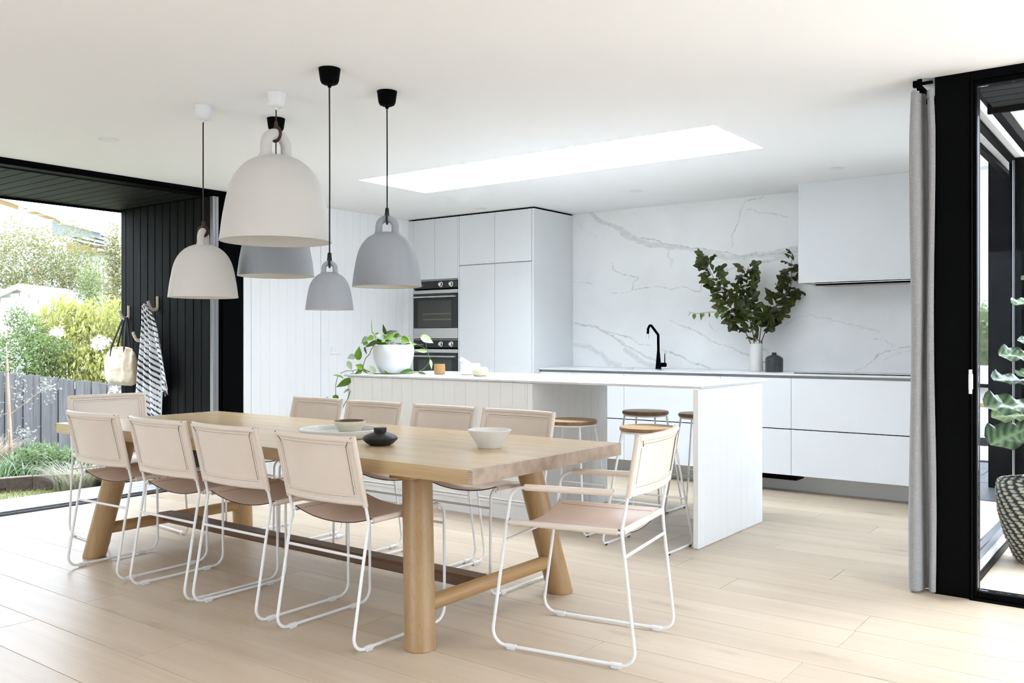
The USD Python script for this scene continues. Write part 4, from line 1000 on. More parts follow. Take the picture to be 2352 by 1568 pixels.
BRANCHES=[[(-2.806,6.991,1.157),(-2.823,6.978,1.208),(-2.864,6.947,1.324),(-2.916,6.908,1.411),(-2.957,6.877,1.528),(-3.003,6.842,1.615),(-3.044,6.812,1.695),(-3.067,6.794,1.760),(-3.082,6.783,1.818),(-3.085,6.781,1.869)],
[(-2.782,7.008,1.193),(-2.797,6.997,1.273),(-2.823,6.978,1.382),(-2.840,6.964,1.491),(-2.846,6.960,1.600),(-2.840,6.964,1.709),(-2.838,6.967,1.782)],
[(-2.733,7.045,1.164),(-2.695,7.074,1.273),(-2.654,7.104,1.382),(-2.619,7.130,1.469),(-2.555,7.178,1.557),(-2.509,7.213,1.644),(-2.515,7.209,1.746),(-2.503,7.218,1.877)],
[(-2.744,7.036,1.179),(-2.730,7.047,1.288),(-2.712,7.060,1.382),(-2.704,7.067,1.455)],
[(-2.910,6.912,1.382),(-2.957,6.877,1.400),(-3.021,6.829,1.408),(-3.079,6.786,1.404),(-3.149,6.733,1.393),(-3.195,6.698,1.408)],
]
JUG = np.array([-2.7665, 7.02, tz + .228])
labs = ['leafy dark green branch leaning left out of the white jug', 'leafy dark green branch standing upright in the middle of the white jug', 'leafy dark green branch leaning right from the jug towards the range hood', 'short leafy twig in the jug just right of its middle branch', 'thin twig with small pale hanging leaves reaching left from the jug']
nl = [28, 26, 28, 6, 0]
for bi, pts_ in enumerate(BRANCHES):
    P = np.array(pts_, float)
    off = np.array([-.05, .02, -.02])[bi % 3] * 0
    P[:, 1] += np.linspace(0, [-.03, .06, -.10, -.05, -.05][bi], len(P))
    P[:, 0] += np.linspace(0, [.0, .0, -.0, 0, 0][bi], len(P))
    if bi < 4:
        P = np.vstack([[JUG + (P[0] - JUG) * .35 * np.array([1, 1, 0]) + np.array([0, 0, -.16])], P])
    br = X('leafy_branch', labs[bi], 'branch', group='cut branches in the jug')
    t_ = np.arange(len(P)); tt = np.linspace(0, len(P) - 1, len(P) * 3)
    Q = np.stack([np.interp(tt, t_, P[:, k]) for k in range(3)], 1)
    put(br, 'stem', tube(Q, np.linspace(.0042, .0016, len(Q)) if bi < 4 else np.linspace(.0022, .001, len(Q)), 7), M['twig'], 50)
    s = np.r_[0, np.cumsum(np.linalg.norm(np.diff(Q, axis=0), axis=1))]
    for k in range(nl[bi]):
        d = s[-1] * (.33 + .67 * (k + .5) / nl[bi])
        p = np.array([np.interp(d, s, Q[:, c]) for c in range(3)])
        ax = Q[min(len(Q) - 1, np.searchsorted(s, d))] - Q[max(0, np.searchsorted(s, d) - 2)]; ax /= np.linalg.norm(ax)
        a = k * 2.4 + rp.uniform(-.5, .5)
        u1 = np.cross(ax, [.3, .9, .1]); u1 /= np.linalg.norm(u1); u2 = np.cross(ax, u1)
        out = u1 * math.cos(a) + u2 * math.sin(a)
        L = rp.uniform(.11, .155) * (1.05 - .36 * d / s[-1])
        dirn = out * .72 + ax * .5 + np.array([0, 0, -.15]) + rvec(.12); dirn /= np.linalg.norm(dirn)
        pb = p + out * .022
        tipp = pb + dirn * L
        if tipp[1] > 7.245: tipp[1] = 7.245
        if bi == 2 and tipp[0] > -2.40 and tipp[2] > 1.58 and max(tipp[1], pb[1]) > 6.87:
            continue
        lm, la = lobed(pb, tipp, ax * .7 + CAMF * .75 + rvec(.3), rp.uniform(.85, 1.1), rp.uniform(.15, .5))
        put(br, 'leaf', lm, M['hydr'], True, attr={'vein': la})
    if bi == 4:
        for (x, z) in ((.04, .05), (.14, .085), (.27, .10), (.33, .06), (.45, .075), (.62, .095), (.74, .085), (.86, .11)):
            p = np.array([np.interp(s[-1] * (1 - x), s, Q[:, c]) for c in range(3)])
            lm, la = leaf(p + np.array([0, 0, -.006]), p + np.array([rp.uniform(-.015, .015), rp.uniform(-.02, .01), -z * .62]), rp.uniform(.55, .75), CAMF + rvec(.5), .1, .3)
            put(br, 'leaf', lm, M['birch'], True)
# ================================================================ hooks, bag and towel on the charred wall
def hook(label, x, z):
    h = X('coat_hook', label, 'hook', (x, 4.3235, z), 0, 'bent-wood coat hooks on the black wall')
    P = fillet([(0, -.0055, .055), (0, -.0055, -.050), (0, -.058, -.068), (0, -.090, -.010), (0, -.096, .012)], [.022, .03, .03], 7)
    put(h, 'bent_strip', tube(P, .0145, 14, flat=(.38, (1, 0, 0))), M['hookwood'], 50)
    return h
hook('bent pale wood coat hook holding the cream bag, leftmost on the black wall', -7.535, 1.43)
hook('bent pale wood coat hook lower on the black wall, between the bag and the towel', -7.31, 1.235)
hook('bent pale wood coat hook holding the striped towel, highest on the black wall', -7.075, 1.50)

# towel: gathered over the hook, falling in deep folds, dark chevron stripes, fringe at its edges
ns, nt = 121, 110
S, T = np.meshgrid(np.linspace(-1, 1, ns), np.linspace(0, 1, nt))
Wd = .045 + .225 * T ** .75
ph = S * 3.6 * PI + .7 * np.sin(2.2 * S + 3 * T) + .9
fold = np.sin(ph)
TX = -7.04 - .035 * T + S * Wd + .012 * np.sin(5 * T + 3 * S) * T
drop = np.where(S > .55, .74, 1.04) - .16 * np.clip(S - .4, 0, 1) + .02 * np.sin(6 * S)
TZ = 1.452 + .035 * (1 - S ** 2) * (1 - T) ** 6 - drop * T + .012 * np.sin(7 * S) * T
TY = 4.232 - .055 * (1 - T) ** 5 + fold * (.008 + .030 * np.minimum(T * 2.2, 1)) + .02 * T
tri = np.abs(((ph / PI + .5) % 2) - 1)
stripe_c = (1.46 - TZ) * 19 + tri * 1.7 * (.4 + T) + .5 * S
stripe = (np.abs((stripe_c % 1) - .5) < .17 + .05 * np.sin(stripe_c * .7)).astype(float)
tw = X('beach_towel', 'black and white striped fringed towel hanging in folds on the black wall', 'towel')
tm, ta = sheet(np.stack([TX, TY, TZ], -1), .004, stripe)
put(tw, 'cloth', tm, M['towel'], True, attr={'stripe': ta})
fr = []
for i in range(nt // 2, nt, 1):
    p = np.array([TX[i, -1], TY[i, -1], TZ[i, -1]])
    if i % 2 == 0:
        fr.append(tube([p, p + np.array([.018, -.006, -.012]), p + np.array([.030 + rp.uniform(0, .012), -.010, -.034 - rp.uniform(0, .012)])], .0013, 4))
for j in range(0, ns, 2):
    p = np.array([TX[-1, j], TY[-1, j], TZ[-1, j]])
    fr.append(tube([p, p + np.array([rp.uniform(-.004, .004), rp.uniform(-.004, .004), -.022]), p + np.array([rp.uniform(-.008, .008), rp.uniform(-.006, .006), -.048])], .0014, 4))
put(tw, 'fringe', cat_(fr), M['fringe'], 40, kind='stuff')

# tote bag: soft cream body, dark straps over the hook
th, hv = np.meshgrid(np.linspace(0, 2 * PI, 81), np.linspace(0, 1, 46))
wbag = .163 + .070 * np.sin(np.clip(hv, 0, 1) * PI * .62 + .55) - .030 * np.clip((.10 - hv) / .10, 0, 1) ** 2 - .035 * np.clip((hv - .85) / .15, 0, 1)
dbag = (.052 + .012 * np.sin(hv * PI)) * (1 - .72 * hv ** 2.5) * np.sqrt(np.clip(hv * 9 + .05, 0, 1))
sx = np.sign(np.cos(th)) * np.abs(np.cos(th)) ** .55; sy = np.sign(np.sin(th)) * np.abs(np.sin(th)) ** .75
BP = np.stack([-7.535 + wbag * sx + .008 * np.sin(8 * hv), 4.245 + dbag * sy, .775 + .345 * hv + .02 * sx ** 2 * (hv > .3) * -hv - .03 * (1 - np.abs(sx)) * (1 - hv) ** 3 * 0], -1)
nz = meshkit.fbm(BP * 9, 4, 7) - .5
BP[..., 1] += nz * .05 * (1 - .6 * hv); BP[..., 0] += (meshkit.fbm(BP * 8, 3, 9) - .5) * .02
BP[..., 1] -= .018 * np.sin(th) * 0 + .012 * np.sin(BP[..., 0] * 60) * hv * (sy < 0)
BP[:, -1] = BP[:, 0]
bag = X('tote_bag', 'cream fleece tote bag with dark straps hanging on the black wall', 'bag')
n_, m_ = BP.shape[1], BP.shape[0]
vv = np.vstack([BP.reshape(-1, 3), BP[0].mean(0), BP[-1].mean(0) - np.array([0, 0, .03])])
ff = []
for i in range(m_ - 1):
    for j in range(n_ - 1):
        a = i * n_ + j; ff += [(a, a + 1, a + n_ + 1), (a, a + n_ + 1, a + n_)]
for j in range(n_ - 1):
    ff += [(len(vv) - 2, j + 1, j), (len(vv) - 1, (m_ - 1) * n_ + j, (m_ - 1) * n_ + j + 1)]
put(bag, 'body', trimesh.Trimesh(vv, np.array(ff), process=False), M['fleece'], True)
for yo in (-.028, .022):
    P = fillet([(-7.655, 4.245 + yo * 1.2, 1.03), (-7.64, 4.245 + yo * 1.1, 1.12), (-7.56, 4.285 + yo * .3, 1.372), (-7.51, 4.285 + yo * .3, 1.372), (-7.435, 4.245 + yo * 1.1, 1.12), (-7.42, 4.245 + yo * 1.2, 1.05)], [.02, .02, .02, .02], 6)
    put(bag, 'strap', tube(P, .0145, 12, flat=(.22, (0, 1, 0))), M['strap'], 50)
put(bag, 'label_tag', bx(-7.52, -7.495, 4.178, 4.180, 1.055, 1.085), M['pin'], False)

# ================================================================ curtain
cu = X('curtain', 'floor-length grey linen curtain gathered beside the black post', 'curtain')
pl = np.array([(-.906, 4.470), (-.928, 4.462), (-.938, 4.492), (-.945, 4.520), (-.958, 4.520), (-.962, 4.478), (-.968, 4.445), (-.986, 4.438), (-1.004, 4.452), (-1.008, 4.50), (-.97, 4.545), (-.925, 4.56), (-.935, 4.59), (-.985, 4.605), (-1.0, 4.63), (-.96, 4.65), (-.93, 4.675), (-.95, 4.70), (-.995, 4.72), (-.99, 4.75), (-.94, 4.77)])
tt = np.linspace(0, len(pl) - 1, 150)
from scipy.interpolate import CubicSpline
cs = CubicSpline(np.arange(len(pl)), pl); C2 = cs(tt); mid = np.array([-.965, 4.56])
rows = []
for z in np.linspace(0, 1, 40):
    zz = .012 + 2.322 * z
    k = 1 + .10 * (1 - z) ** 2 - .10 * np.clip((z - .93) / .07, 0, 1)
    q = mid + (C2 - mid) * np.array([k, 1 + .02 * (1 - z)]) + np.stack([.004 * np.sin(9 * z + tt * .4), .004 * np.sin(7 * z + tt * .6)], 1)
    rows.append(np.column_stack([q, np.full(len(q), zz + .006 * np.sin(tt * 2) * (z > .97))]))
put(cu, 'cloth', sheet(rows, .0025), M['linen'], True)
top_ = np.array(rows[-1]); put(cu, 'header_tape', sheet([top_ + np.array([0, 0, -.035]) , top_ + np.array([0, 0, .0])], .0042), M['linen'], True)
cr = X('curtain_rail', 'black ceiling-fixed curtain rail running along the kitchen window', 'curtain rail')
put(cr, 'track', bx(-.982, -.960, 4.425, 6.78, 2.352, 2.372, .003), M['black'], False)
put(cr, 'end_cap', bx(-.987, -.955, 4.408, 4.4247, 2.346, 2.378, .004), M['black'], False)
for y_ in (4.47, 5.4, 6.3):
    put(cr, 'bracket', cat_(bx(-.982, -.915, y_, y_ + .02, 2.3725, 2.384, .002), bx(-.980, -.962, y_ + .002, y_ + .018, 2.3845, 2.3995)), M['black'], False)
for y_ in np.arange(4.44, 4.86, .05):
    put(cr, 'glider', bx(-.975, -.967, y_, y_ + .008, 2.338, 2.3515), M['black'], False)
put(cr, 'pull_block', bx(-.950, -.916, 4.505, 4.545, 2.285, 2.315, .004), M['black'], False)

# ================================================================ courtyard beyond the glass door
rng2 = random.Random(21)
cp_ = X('floor_courtyard', kind='structure')
put(cp_, 'base', bx(-.77, 3.2, 4.64, 13.5, -.10, -.022), M['black'], False)
y_ = 4.64
while y_ < 9.4:
    x = -.768 - rng2.uniform(0, .5)
    while x < 1.6:
        a, b_ = max(x, -.768), x + .9
        put(cp_, 'paver', bx(a + .002, b_ - .002, y_ + .002, y_ + .446, -.05, -.004 + rng2.uniform(0, .002), .003), M['paver'], False)
        x += .9
    y_ += .45
cs_ = X('ceiling_courtyard', kind='structure')       # black boarded soffit over the glass door
put(cs_, 'backing', bx(-.76, 3.2, 4.64, 5.10, 2.3785, 2.50), M['black'], False)
for y_ in np.arange(4.64, 5.09, .115):
    put(cs_, 'board', bx(-.76, 3.2, y_ + .003, y_ + .112, 2.362, 2.3782, .003), M['charx'], False)
put(cs_, 'fascia', bx(-.785, 3.2, 5.102, 5.125, 2.335, 2.52, .003), M['black'], False)
wc = X('wall_courtyard', kind='structure')
put(wc, 'end_wall', bx(-.75, -.455, 8.0, 8.2, -.02, 2.9), M['black'], False)
put(wc, 'eave_lining', bx(-.80, -.655, 4.64, 8.0, 2.4525, 2.475), M['paint'], False)
put(wc, 'gutter', bx(-.652, -.60, 5.13, 8.2, 2.43, 2.56, .006), M['blackgloss'], False)
uw = X('wall_upper', kind='structure')               # white grooved upper wall above the kitchen
put(uw, 'backing', bx(-3.2, .4, 8.32, 8.5, 2.66, 4.6), M['paint'], False)
boards(uw, 0, 8.306, .013, -3.2, .4, 2.7, 4.6, .12, M['vj'], c=.006, gap=.004)
put(uw, 'base_flashing', bx(-3.2, .4, 8.30, 8.5, 2.63, 2.6995), M['cab'], False)

gw = top('garden_wall', bx(-.4, 2.8, 12.2, 12.4, -.1, .86, .01), M['paint'], 'low white wall at the far end of the courtyard', 'wall', False)
bn = X('garden_bench', 'timber-topped bench in front of the low courtyard wall', 'bench')
put(bn, 'top', bx(-.3, 2.2, 11.5, 11.95, .40, .45, .006), M['benchwood'], False)
put(bn, 'support', bx(-.2, -.1, 11.55, 11.9, -.02, .3995), M['black'], False); put(bn, 'support', bx(1.9, 2.0, 11.55, 11.9, -.02, .3995), M['black'], False)
put(bn, 'back_shelf', bx(-.3, 2.2, 12.06, 12.19, .60, .64), M['black'], False)
st_ = X('garden_step', 'pale stone step across the end of the courtyard', 'step')
put(st_, 'tread', bx(-.4, 2.6, 9.9, 10.3, -.03, .08, .01), M['paint'], False)
pf = X('outdoor_pouf', 'faceted grey fabric pouf on the courtyard paving', 'pouf', (.02, 7.35, -.003))
put(pf, 'cushion', lathe([(0, 0), (.17, 0), (.25, .10), (.27, .22), (.22, .33), (.06, .40), (0, .405)], 9), M['pouf'], 20)

def leafcloud(n, sampler, L, W, seed, hang=0., quad=True, normal=None, bias=None):
    """n small folded leaves at sampled points -> one mesh."""
    g = np.random.default_rng(seed); P = sampler(n, g)
    d = g.normal(size=(n, 3)); d[:, 2] -= hang * 2.2
    if bias is not None: d += np.asarray(bias)
    d /= np.linalg.norm(d, axis=1, keepdims=True)
    q = g.normal(size=(n, 3)); s = np.cross(d, q); s /= np.linalg.norm(s, axis=1, keepdims=True); m_ = np.cross(s, d)
    l = L * g.uniform(.7, 1.25, (n, 1)); w = W * g.uniform(.7, 1.2, (n, 1))
    v = np.stack([P, P + d * l * .45 + s * w / 2 + m_ * w * .18, P + d * l, P + d * l * .45 - s * w / 2 + m_ * w * .18, P + d * l * .5], 1)
    base = (np.arange(n) * 5)[:, None, None]
    f = np.array([[0, 1, 4], [1, 2, 4], [0, 4, 3], [4, 2, 3]])[None] + base
    return trimesh.Trimesh(v.reshape(-1, 3), f.reshape(-1, 3), process=False)

def blobs(centers, shell=.55):
    """sampler: points in a union of ellipsoids (centre, radii), favouring the outside."""
    cen = np.array([c[0] for c in centers], float); rad = np.array([c[1] for c in centers], float)
    wt = (rad.prod(1)) ** (2 / 3); wt = wt / wt.sum()
    def f(n, g):
        k = g.choice(len(cen), n, p=wt); u = g.normal(size=(n, 3)); u /= np.linalg.norm(u, axis=1, keepdims=True)
        r_ = shell + (1 - shell) * g.random((n, 1)) ** .6
        p = cen[k] + rad[k] * u * r_
        p += (np.stack([meshkit.noise(p * 2.3, s) for s in (1, 2, 3)], 1) - .5) * .25 * rad[k].mean(1, keepdims=True)
        return p
    return f
hg = X('hedge', 'tall light green hedge behind the low courtyard wall', 'hedge')
put(hg, 'foliage', leafcloud(5000, lambda n, g: np.stack([g.uniform(-1.0, 2.6, n), g.uniform(12.9, 13.5, n), g.uniform(-.1, 1.62, n) + .08 * np.sin(np.arange(n))], 1), .10, .06, 3), M['hedge'], False, kind='stuff')
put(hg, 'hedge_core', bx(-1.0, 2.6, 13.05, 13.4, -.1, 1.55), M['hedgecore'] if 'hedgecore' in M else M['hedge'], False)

# fiddle-leaf fig in a woven pot
FIG=[((-0.613,5.425,1.132),(-0.679,5.376,1.186)),
((-0.613,5.425,1.071),(-0.744,5.264,1.114)),
((-0.613,5.425,0.916),(-0.757,5.193,0.995)),
((-0.613,5.425,0.803),(-0.786,5.145,0.858)),
((-0.621,5.420,0.765),(-0.783,5.273,0.790)),
((-0.613,5.425,0.732),(-0.765,5.124,0.667))]
fx, fy = -.560, 5.455
ff_ = X('fiddle_leaf_fig', 'fiddle-leaf fig in a black and cream woven pot outside the glass door', 'potted plant')
zz = np.linspace(0, 1, 70); aa = np.linspace(0, 2 * PI, 145)
rr_ = np.interp(zz, [0, .06, .3, .6, .85, .95, 1.0], [.125, .150, .190, .222, .232, .228, .218])
AA, ZZ = np.meshgrid(aa, zz); RR = np.repeat(rr_[:, None], 145, 1)
weave = ((np.sin(AA * 24 + ZZ * 38) > .0) & (np.sin(AA * 3 - ZZ * 150) > -.55)).astype(float)
RR = RR + .0045 * weave
pg, pa = sheet(np.stack([fx + RR * np.cos(AA), fy + RR * np.sin(AA), .43 * ZZ + .002], -1), .008, weave)
put(ff_, 'pot', pg, M['wovenpot'], True, attr={'weave': pa})
put(ff_, 'pot_base', lathe([(0, .0005), (.126, .0005), (.128, .02), (0, .022)], 40, (fx, fy, 0)), M['black'], 40)
put(ff_, 'soil', lathe([(0, .36), (.20, .355), (.212, .35)], 40, (fx, fy, 0)), M['soil'], 40)
put(ff_, 'trunk', tube([(fx, fy, .34), (fx + .01, fy, .7), (fx - .005, fy + .01, 1.1), (fx + .01, fy, 1.55)], [.016, .014, .011, .007], 12), M['bark'], 50)
for k, (b_, t2) in enumerate(FIG):
    b_, t2 = np.array(b_), np.array(t2)
    b2 = np.array([fx, fy, b_[2] + .01])
    d = t2 - b2; b3 = b2 + d * .14
    lm, la = leaf(b3, t2, .62, np.array([.25, -.45, .9]) + rvec(.15), .10, .25, 'fig', 15, 9, .18)
    put(ff_, 'leaf', lm, M['figlight'] if k == 4 else M['fig'], True, attr={'vein': la})
    put(ff_, 'leaf_stalk', tube([b2, b3], .004, 7), M['figlight'], 50)
for k in range(15):
    a = k * 2.4 + .3; z = .50 + k * .072
    if math.cos(a - 2.6) > .35 and z < 1.35: continue
    b2 = np.array([fx, fy, z]); d = np.array([math.cos(a), math.sin(a), .25]); 
    if d[0] < -.35: d[0] = -.35
    b3 = b2 + d * .05; t2 = b2 + d * np.array([.30, .30, .2]) + np.array([0, 0, -.02])
    if t2[0] < -.765: continue
    lm, la = leaf(b3, t2, .66, np.array([0, -.15, 1.]) + rvec(.15), .18, .22, 'fig', 15, 9, .18)
    put(ff_, 'leaf', lm, M['fig'], True, attr={'vein': la})
    put(ff_, 'leaf_stalk', tube([b2, b3], .004, 7), M['figlight'], 50)

# ================================================================ garden on the left
GZ0 = -.15
struct('ground', bx(-42, -6.46, -14, 24, -.6, GZ0 - .001), M['lawn'])
dk_ = X('deck', kind='structure')
for k in range(5):
    x1 = -6.46 - k * .131
    put(dk_, 'deck_board', bx(x1 - .127, x1, .3, 4.31, -.07, -.028, .003), M['deck'], False)
put(dk_, 'deck_fascia', bx(-7.135, -7.116, .3, 4.31, GZ0, -.03), M['deck'], False)
g = np.random.default_rng(8); n = 16000
P = np.stack([g.uniform(-9.3, -7.15, n), g.uniform(2.2, 4.9, n), np.full(n, GZ0)], 1)
hh = g.uniform(.015, .04, n); a = g.uniform(0, 2 * PI, n); w = .004
v = np.stack([P + np.stack([np.cos(a) * w, np.sin(a) * w, 0 * a], 1), P - np.stack([np.cos(a) * w, np.sin(a) * w, 0 * a], 1), P + np.stack([g.normal(0, .012, n), g.normal(0, .012, n), hh], 1)], 1)
top('lawn', trimesh.Trimesh(v.reshape(-1, 3), np.arange(3 * n).reshape(-1, 3), process=False), M['bladeg'], 'short sunlit lawn between the deck and the planting bed', 'grass', False, kind='stuff')
struct('ground_bed', bx(-10.45, -8.15, 1.5, 7.0, GZ0, -.105), M['soil'])
sl = X('garden_edging', 'weathered timber sleeper edging the planting bed', 'edging')
for (xa, ya, xb, yb) in ((-8.55, 2.4, -8.12, 3.75), (-8.12, 3.755, -7.72, 4.31)):
    d = math.hypot(xb - xa, yb - ya)
    m_ = rotz(bx(0, d, -.035, .035, 0, .13, .006), math.degrees(math.atan2(yb - ya, xb - xa)))
    put(sl, 'sleeper', moved(m_, (xa, ya, GZ0)), M['sleeper'], False)
# paling fence: every paling its own part, the top falling towards the house
fe = X('paling_fence', 'charcoal stained timber paling fence behind the planting bed', 'fence')
for k, yp in enumerate(np.arange(2.2, 7.4, .098)):
    zt = .807 - .143 * (yp - 4.6)
    f0 = -10.40 + (.0 if k % 2 else .016)
    put(fe, 'paling', bx(f0 - .014, f0, yp - .048, yp + .048, GZ0, zt + rng2.uniform(-.006, .006), .002), M['fence'], False)
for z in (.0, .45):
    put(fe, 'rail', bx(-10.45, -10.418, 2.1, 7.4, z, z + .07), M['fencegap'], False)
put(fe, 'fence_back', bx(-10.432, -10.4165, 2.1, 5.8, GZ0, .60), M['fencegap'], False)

def shrub(name, label, cat, cen, n, L, W, mat, seed, hang=0., trunk=None, group=None, bias=None, shell=.5):
    s = X(name, label, cat, group=group)
    put(s, 'foliage', leafcloud(n, blobs(cen, shell), L, W, seed, hang, bias=bias), mat, False, kind='stuff')
    tb_ = []
    if trunk:
        for P, r_ in trunk:
            tb_.append(tube(P, np.linspace(r_, r_ * .4, len(P)), 7))
        put(s, 'trunk', cat_(tb_), M['bark'], 50)
    return s
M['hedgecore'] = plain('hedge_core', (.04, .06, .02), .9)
tree_ground = GZ0
shrub('garden_tree', 'dense yellow-green small-leaved tree behind the white shed', 'tree',
      [((-17.5, 8.12, 2.5), (.8, .8, .85)), ((-17.9, 7.8, 2.75), (.7, .7, .75)), ((-17.03, 8.47, 2.75), (.65, .65, .75)), ((-16.75, 8.68, 2.35), (.6, .6, .65)), ((-18.4, 7.4, 2.6), (.8, .8, .8)), ((-17.4, 8.2, 1.6), (1.3, 1.1, .9))],
      15000, .052, .034, M['lyme'], 31, trunk=[([(-17.4, 8.2, GZ0), (-17.45, 8.2, 1.2), (-17.5, 8.15, 2.6)], .09), ([(-17.45, 8.2, 1.0), (-17.0, 8.45, 2.4)], .05)], shell=.35)
shrub('slender_tree', 'slender light green tree beside the black wall edge', 'tree',
      [((-15.3, 8.5, 2.75), (.20, .20, .55)), ((-15.27, 8.53, 2.0), (.24, .24, .7)), ((-15.25, 8.5, 1.2), (.28, .28, .7))], 4200, .050, .032, M['lyme'], 32, trunk=[([(-15.28, 8.52, GZ0), (-15.28, 8.52, 1.6), (-15.3, 8.5, 3.0)], .04)], shell=.2)
shrub('young_tree', 'thin young tree in front of the pale blue house wall', 'tree',
      [((-16.15, 8.5, 2.2), (.24, .24, .42)), ((-15.95, 8.4, 1.7), (.32, .3, .45))], 2200, .048, .030, M['bush'], 33, trunk=[([(-16.1, 8.45, GZ0), (-16.1, 8.48, 1.2), (-16.15, 8.5, 2.4)], .035)], shell=.15)
shrub('weeping_shrub', 'large yellow-green shrub with hanging leaves over the paling fence', 'shrub',
      [((-11.62, 6.02, 1.25), (.55, .50, .45)), ((-11.5, 6.35, 1.42), (.50, .50, .42)), ((-11.25, 5.92, .88), (.55, .50, .28)), ((-11.95, 5.95, 1.45), (.42, .42, .36)), ((-11.2, 6.35, .85), (.5, .5, .4)), ((-11.75, 5.65, 1.0), (.45, .45, .35))],
      7500, .088, .030, M['weep'], 34, hang=.95, trunk=[([(-11.7, 6.2, GZ0), (-11.7, 6.2, .6), (-11.6, 6.1, 1.2)], .05), ([(-11.7, 6.2, .5), (-11.4, 6.3, 1.3)], .03), ([(-11.7, 6.2, .4), (-11.3, 5.9, .9)], .03)], shell=.4)
shrub('flowering_shrub', 'fresh green small-leaved shrub above the fence in front of the white shed', 'shrub',
      [((-11.8, 5.25, 1.0), (.48, .45, .34)), ((-11.45, 5.42, .98), (.45, .42, .33)), ((-12.0, 5.33, 1.42), (.16, .16, .24)), ((-11.76, 5.43, 1.3), (.20, .2, .22)), ((-12.1, 4.9, .95), (.5, .45, .36)), ((-11.3, 5.0, .75), (.4, .4, .3))],
      10000, .040, .022, M['bush'], 35, trunk=[([(-11.7, 5.3, GZ0), (-11.7, 5.3, .5), (-11.85, 5.35, 1.2)], .03), ([(-11.7, 5.3, .4), (-11.5, 5.5, 1.25)], .02)], shell=.3)
# unseen trees, out of view to the left, placed to cut light through the garden opening
for k, (x_, y_, r_, h_) in enumerate(((-11.4, 1.7, 1.7, 4.6), (-11.2, -1.4, 1.9, 5.0), (-10.6, -4.6, 2.0, 5.0))):
    shrub('boundary_tree', ['unseen broad green tree that cuts garden light, nearest the house wall', 'unseen broad green tree that cuts garden light, in the middle of the row', 'unseen broad green tree that cuts garden light, at the far front end of the row'][k], 'tree',
          [((x_, y_, h_ * .62), (r_, r_, h_ * .40)), ((x_ + .3, y_ + .5, h_ * .3), (r_ * .9, r_ * .9, h_ * .26))], 5000, .16, .10, M['lyme'], 60 + k, trunk=[([(x_, y_, GZ0), (x_, y_, h_ * .6)], .12)], shell=.2)
bl = X('blossom_cluster', 'loose cluster of white blossom in the yellow-green shrub', 'blossom')
put(bl, 'petals', leafcloud(420, blobs([((-11.02, 5.93, 1.13), (.12, .12, .10)), ((-11.35, 5.55, 1.28), (.10, .10, .07)), ((-10.9, 6.0, .74), (.14, .1, .07))], .1), .045, .03, 36), M['blossom'], False, kind='stuff')

# white shed with a gable
shd = X('garden_shed', 'white weatherboard shed with a low gable behind the fence', 'shed', (-15.65, 7.02, 0), 36.87)
poly = [(-1.0, GZ0), (1.0, GZ0), (1.0, 1.56), (0, 2.06), (-1.0, 1.66)]
from shapely.geometry import Polygon
def prism(poly, d, z0=0.):
    """polygon in local x-z pulled back along y."""
    m_ = trimesh.creation.extrude_polygon(Polygon(poly), d, engine='earcut')
    v = np.array(m_.vertices); return trimesh.Trimesh(np.stack([v[:, 0], v[:, 2] + z0, v[:, 1]], 1), np.array(m_.faces)[:, ::-1], process=False)
put(shd, 'wall', prism(poly, 1.8, .06), M['shed'], False)
for k in range(13):
    x = -.97 + k * .158
    zt_ = 2.02 - (abs(x + .079) * .48)
    put(shd, 'wall_board', bx(x, x + .15, .03, .0595, GZ0, zt_, .004), M['shed'], False)
put(shd, 'roof', cat_(prism([(-1.12, 1.62), (0, 2.08), (0, 2.13), (-1.12, 1.67)], 2.0, -.05)), M['shedroof'], False)
put(shd, 'roof', cat_(prism([(1.12, 1.50), (1.12, 1.55), (0, 2.13), (0, 2.08)], 2.0, -.05)), M['shedroof'], False)
put(shd, 'barge_board', prism([(-1.12, 1.55), (0, 2.03), (1.12, 1.43), (1.12, 1.52), (0, 2.10), (-1.12, 1.64)], .03, -.085), M['shed'], False)

# white pole with lines and insulators
pl_ = X('line_pole', 'tall white pole carrying wires, rising behind the shed', 'pole', (-19.8, 8.9, 0))
put(pl_, 'mast', tube([(0, 0, GZ0), (0, 0, 4.05)], [.055, .045], 14), M['polewhite'], 40)
dR = np.array([.8, .6, 0])
put(pl_, 'cross_arm', cyl(dR * -.42 + [0, 0, 3.93], dR * .42 + [0, 0, 3.93], .016, 8), M['polewhite'], 40)
put(pl_, 'cross_arm', cyl(dR * -.42 + [0, 0, 3.78], dR * .42 + [0, 0, 3.78], .016, 8), M['polewhite'], 40)
for k in (-.40, -.2, .2, .40):
    put(pl_, 'insulator', lathe([(0, 3.94), (.03, 3.94), (.035, 3.97), (.015, 4.0), (0, 4.0)], 10, dR * k), M['alu'], 40)
for k, (zo, sag) in enumerate(((3.99, .10), (3.96, .16), (3.86, .2), (3.78, .24))):
    wv = top('overhead_wire', tube([np.array([-19.8, 8.9, zo]) + dR * (t * 7.) + np.array([0, 0, .35 * t - sag * math.sin(PI * t)]) for t in np.linspace(0, 1, 9)], .008, 5),
             M['alu'], ['topmost thin overhead wire running right from the white pole', 'second thin overhead wire from the top, right of the white pole', 'third thin overhead wire from the top, right of the white pole', 'lowest thin overhead wire running right from the white pole'][k], 'wire', group='overhead wires')

